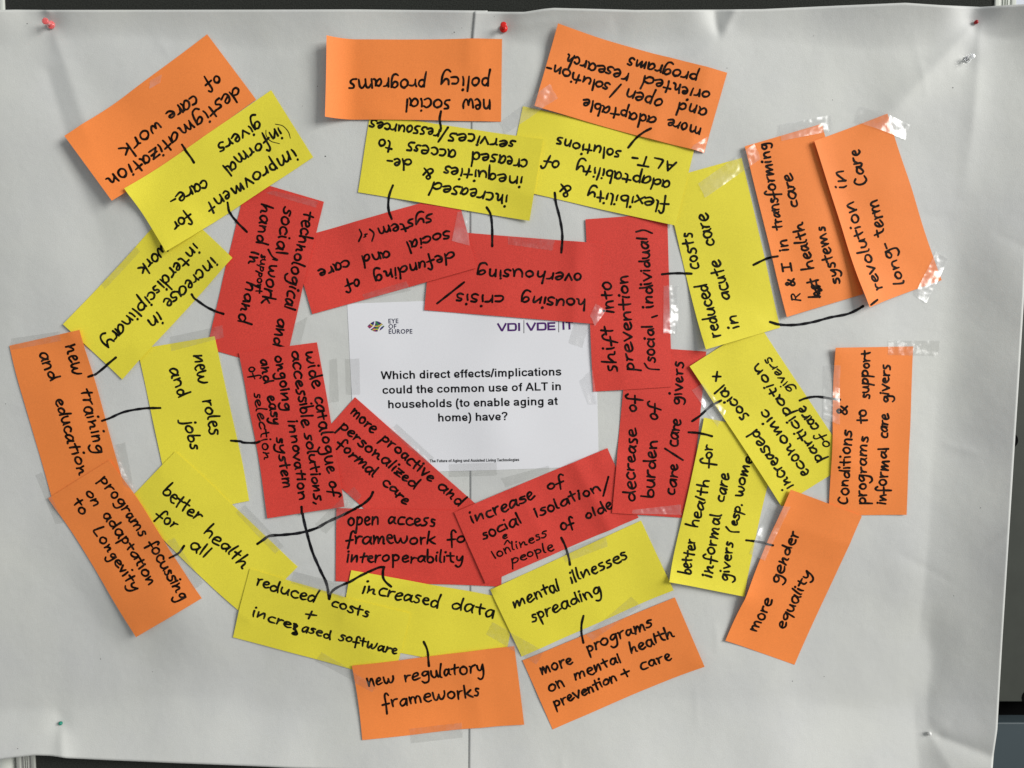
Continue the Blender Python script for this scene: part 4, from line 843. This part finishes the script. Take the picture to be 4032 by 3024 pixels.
# ------------------------------------------------------------------ pins
def lathe(prof, n=28):
    V, Fc = [], []
    for (r, y) in prof:
        for k in range(n): t = 2 * math.pi * k / n; V.append((r * math.cos(t), y, r * math.sin(t)))
    for j in range(len(prof) - 1):
        for k in range(n): Fc.append((j * n + k, (j + 1) * n + k, (j + 1) * n + (k + 1) % n, j * n + (k + 1) % n))
    Fc.append(tuple(range(n))); Fc.append(tuple(range((len(prof) - 1) * n, len(prof) * n))[::-1])
    return V, Fc
def pin(key, m, label, scale=1.0, ball=False, tilt=(0, 0)):
    x, z = PINS[key]; h = float(fast_paper(np.array([x]), np.array([z]))[0])
    root = bpy.data.objects.new('push_pin' if not ball else 'ball_head_pin', None); COL.objects.link(root); root.empty_display_size = .01
    root.location = W(x, z, h); root.rotation_euler = (tilt[0], 0, tilt[1])
    tag(root, label, 'pin')
    s = .001 * scale
    def add(nm, prof, mm):
        V, Fc = lathe([(r * s, -y * s) for r, y in prof]); me = bpy.data.meshes.new(nm); me.from_pydata(V, [], Fc); me.materials.append(mm)
        me.polygons.foreach_set('use_smooth', [True] * len(me.polygons)); me.update()
        o = bpy.data.objects.new(nm, me); COL.objects.link(o); o.parent = root; return o
    if ball:
        add('pin_head', [(.3, .2)] + [(2.0 * math.sin(math.pi * t / 12) + .01, 2.1 - 2.0 * math.cos(math.pi * t / 12)) for t in range(1, 12)] + [(.15, 4.1)], m)
    else:
        add('pin_base', [(1.2, .15), (4.3, .2), (4.8, .7), (4.75, 1.5), (4.2, 2.1), (3.0, 2.8), (2.4, 3.6)], m)
        add('pin_grip', [(2.4, 3.6), (2.0, 5.2), (1.9, 7.2), (2.1, 8.8), (2.8, 9.8), (3.5, 10.3), (3.75, 10.9), (3.6, 11.5), (2.8, 11.9), (1.4, 12.05), (.2, 12.1)], m)
    add('needle', [(.45, -6), (.5, .5)], MAT['steel'])
    return root
pin('pink', MAT['pin_pink'], 'translucent pink push pin in the upper left corner of the paper', 1.0)
pin('red', MAT['pin_red'], 'bright red push pin where the two paper sheets overlap at the top', .95)
pin('darkred', MAT['pin_dark'], 'small dark red pin at the upper right corner of the paper', 1.15, ball=True)
pin('clear', MAT['pin_clear'], 'clear colourless push pin below the dark red pin', .85)
pin('green', MAT['pin_green'], 'small green ball pin near the lower left corner', 1.15, ball=True)
pin('white', MAT['pin_white'], 'small white ball pin near the lower right corner', 1.15, ball=True)
for (x, z) in SPECKS:                                # old pin holes in the sheets
    par = sheet_right if x > rl(np.array([z]))[0] else sheet_left
    if SURF[0].look(np.array([x]), np.array([z]))[0][0]: continue
    h = float(fast_paper(np.array([x]), np.array([z]))[0]) + .25; r = rnd.uniform(.35, .65)
    k = 1 - h / (DIST * 1000); X_, Z_ = x * k, DIST * 1000 * math.sin(PITCH) + (z - DIST * 1000 * math.sin(PITCH)) * k
    V = [W(X_ + r * math.cos(t * .785) * rnd.uniform(.7, 1.2), Z_ + r * math.sin(t * .785) * rnd.uniform(.7, 1.2), h) for t in range(8)]
    child('pin_hole', V, [tuple(range(8))], MAT['toner'], par, smooth=False)

# ------------------------------------------------------------------ pinboard, its aluminium frame, and what stands behind
pb = link('pinboard', *box(-581.7, 553, -640, 640, -22, -1.5), MAT['felt'], origin=W(-15, -640, -10), smooth=False)
tag(pb, 'dark felt pinboard showing as a strip above and below the paper', 'pinboard')
def frame(x0, x1, side):
    w = x1 - x0; e = w * .24
    child('frame_rail', *rbox(x0, x0 + e, -645, 645, -24, .6, 1.4), MAT['frame'], pb)
    child('frame_rail', *rbox(x1 - e, x1, -645, 645, -24, .6, 1.4), MAT['frame'], pb)
    child('frame_channel', *box(x0 + e, x1 - e, -645, 645, -24, -1), MAT['frame_grey' if side < 0 else 'frame'], pb, smooth=False)
    for k in (.40, .52, .62): child('frame_rib', *rbox(x0 + w * k - .5, x0 + w * k + .6, -645, 645, -24, .2, .4), MAT['frame'], pb)
frame(-605.0, -581.8, -1)
frame(553.1, 578.0, 1)
pst = []
V, Fc = [], []
for j, z in enumerate((-700, 700)):
    for k in range(32): t = 2 * math.pi * k / 32; V.append(W(-621.5 + 12.5 * math.cos(t), z, -13 + 12.5 * math.sin(t)))
Fc = [(k, (k + 1) % 32, 32 + (k + 1) % 32, 32 + k) for k in range(32)] + [tuple(range(32)), tuple(range(32, 64))]
o = link('stand_post', V, Fc, MAT['frame'], origin=W(-618.5, -700, -14))
tag(o, 'white round stand post at the lower left corner beside the board frame', 'post')

cab = link('cabinet', *box(575, 1000, -1300, 240, -420, -90), MAT['black'], origin=W(780, -1300, -250), smooth=False)
tag(cab, 'dark grey cabinet standing behind the right edge of the board', 'cabinet')
child('door_panel', *rbox(576, 998, -422, 238, -90, -70, 2, horizontal=True), MAT['panel'], cab, smooth=False)
child('drawer_front', *rbox(576, 998, -1298, -450, -90, -70, 2, horizontal=True), MAT['drawer'], cab, smooth=False)
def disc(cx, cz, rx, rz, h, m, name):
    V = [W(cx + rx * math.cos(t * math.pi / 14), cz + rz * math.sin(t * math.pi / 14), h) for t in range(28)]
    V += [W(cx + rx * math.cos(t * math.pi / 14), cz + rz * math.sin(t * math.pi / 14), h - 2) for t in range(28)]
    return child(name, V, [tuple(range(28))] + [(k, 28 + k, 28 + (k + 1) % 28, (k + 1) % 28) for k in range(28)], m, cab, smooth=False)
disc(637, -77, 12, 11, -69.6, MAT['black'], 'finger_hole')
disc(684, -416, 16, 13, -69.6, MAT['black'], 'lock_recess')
wl = link('wall', *box(-4000, 4000, -1400, 1800, -1300, -1200), MAT['wall'], origin=W(0, -1400, -1250), smooth=False)
tag(wl, kind='structure')
fl = link('floor', *box(-4000, 4000, -1410, -1400, -1200, 3000), plain('grey_floor', (.25, .24, .23), .7, .3, var=.05, scale=5), origin=W(0, -1405, 0), smooth=False)
tag(fl, kind='structure')
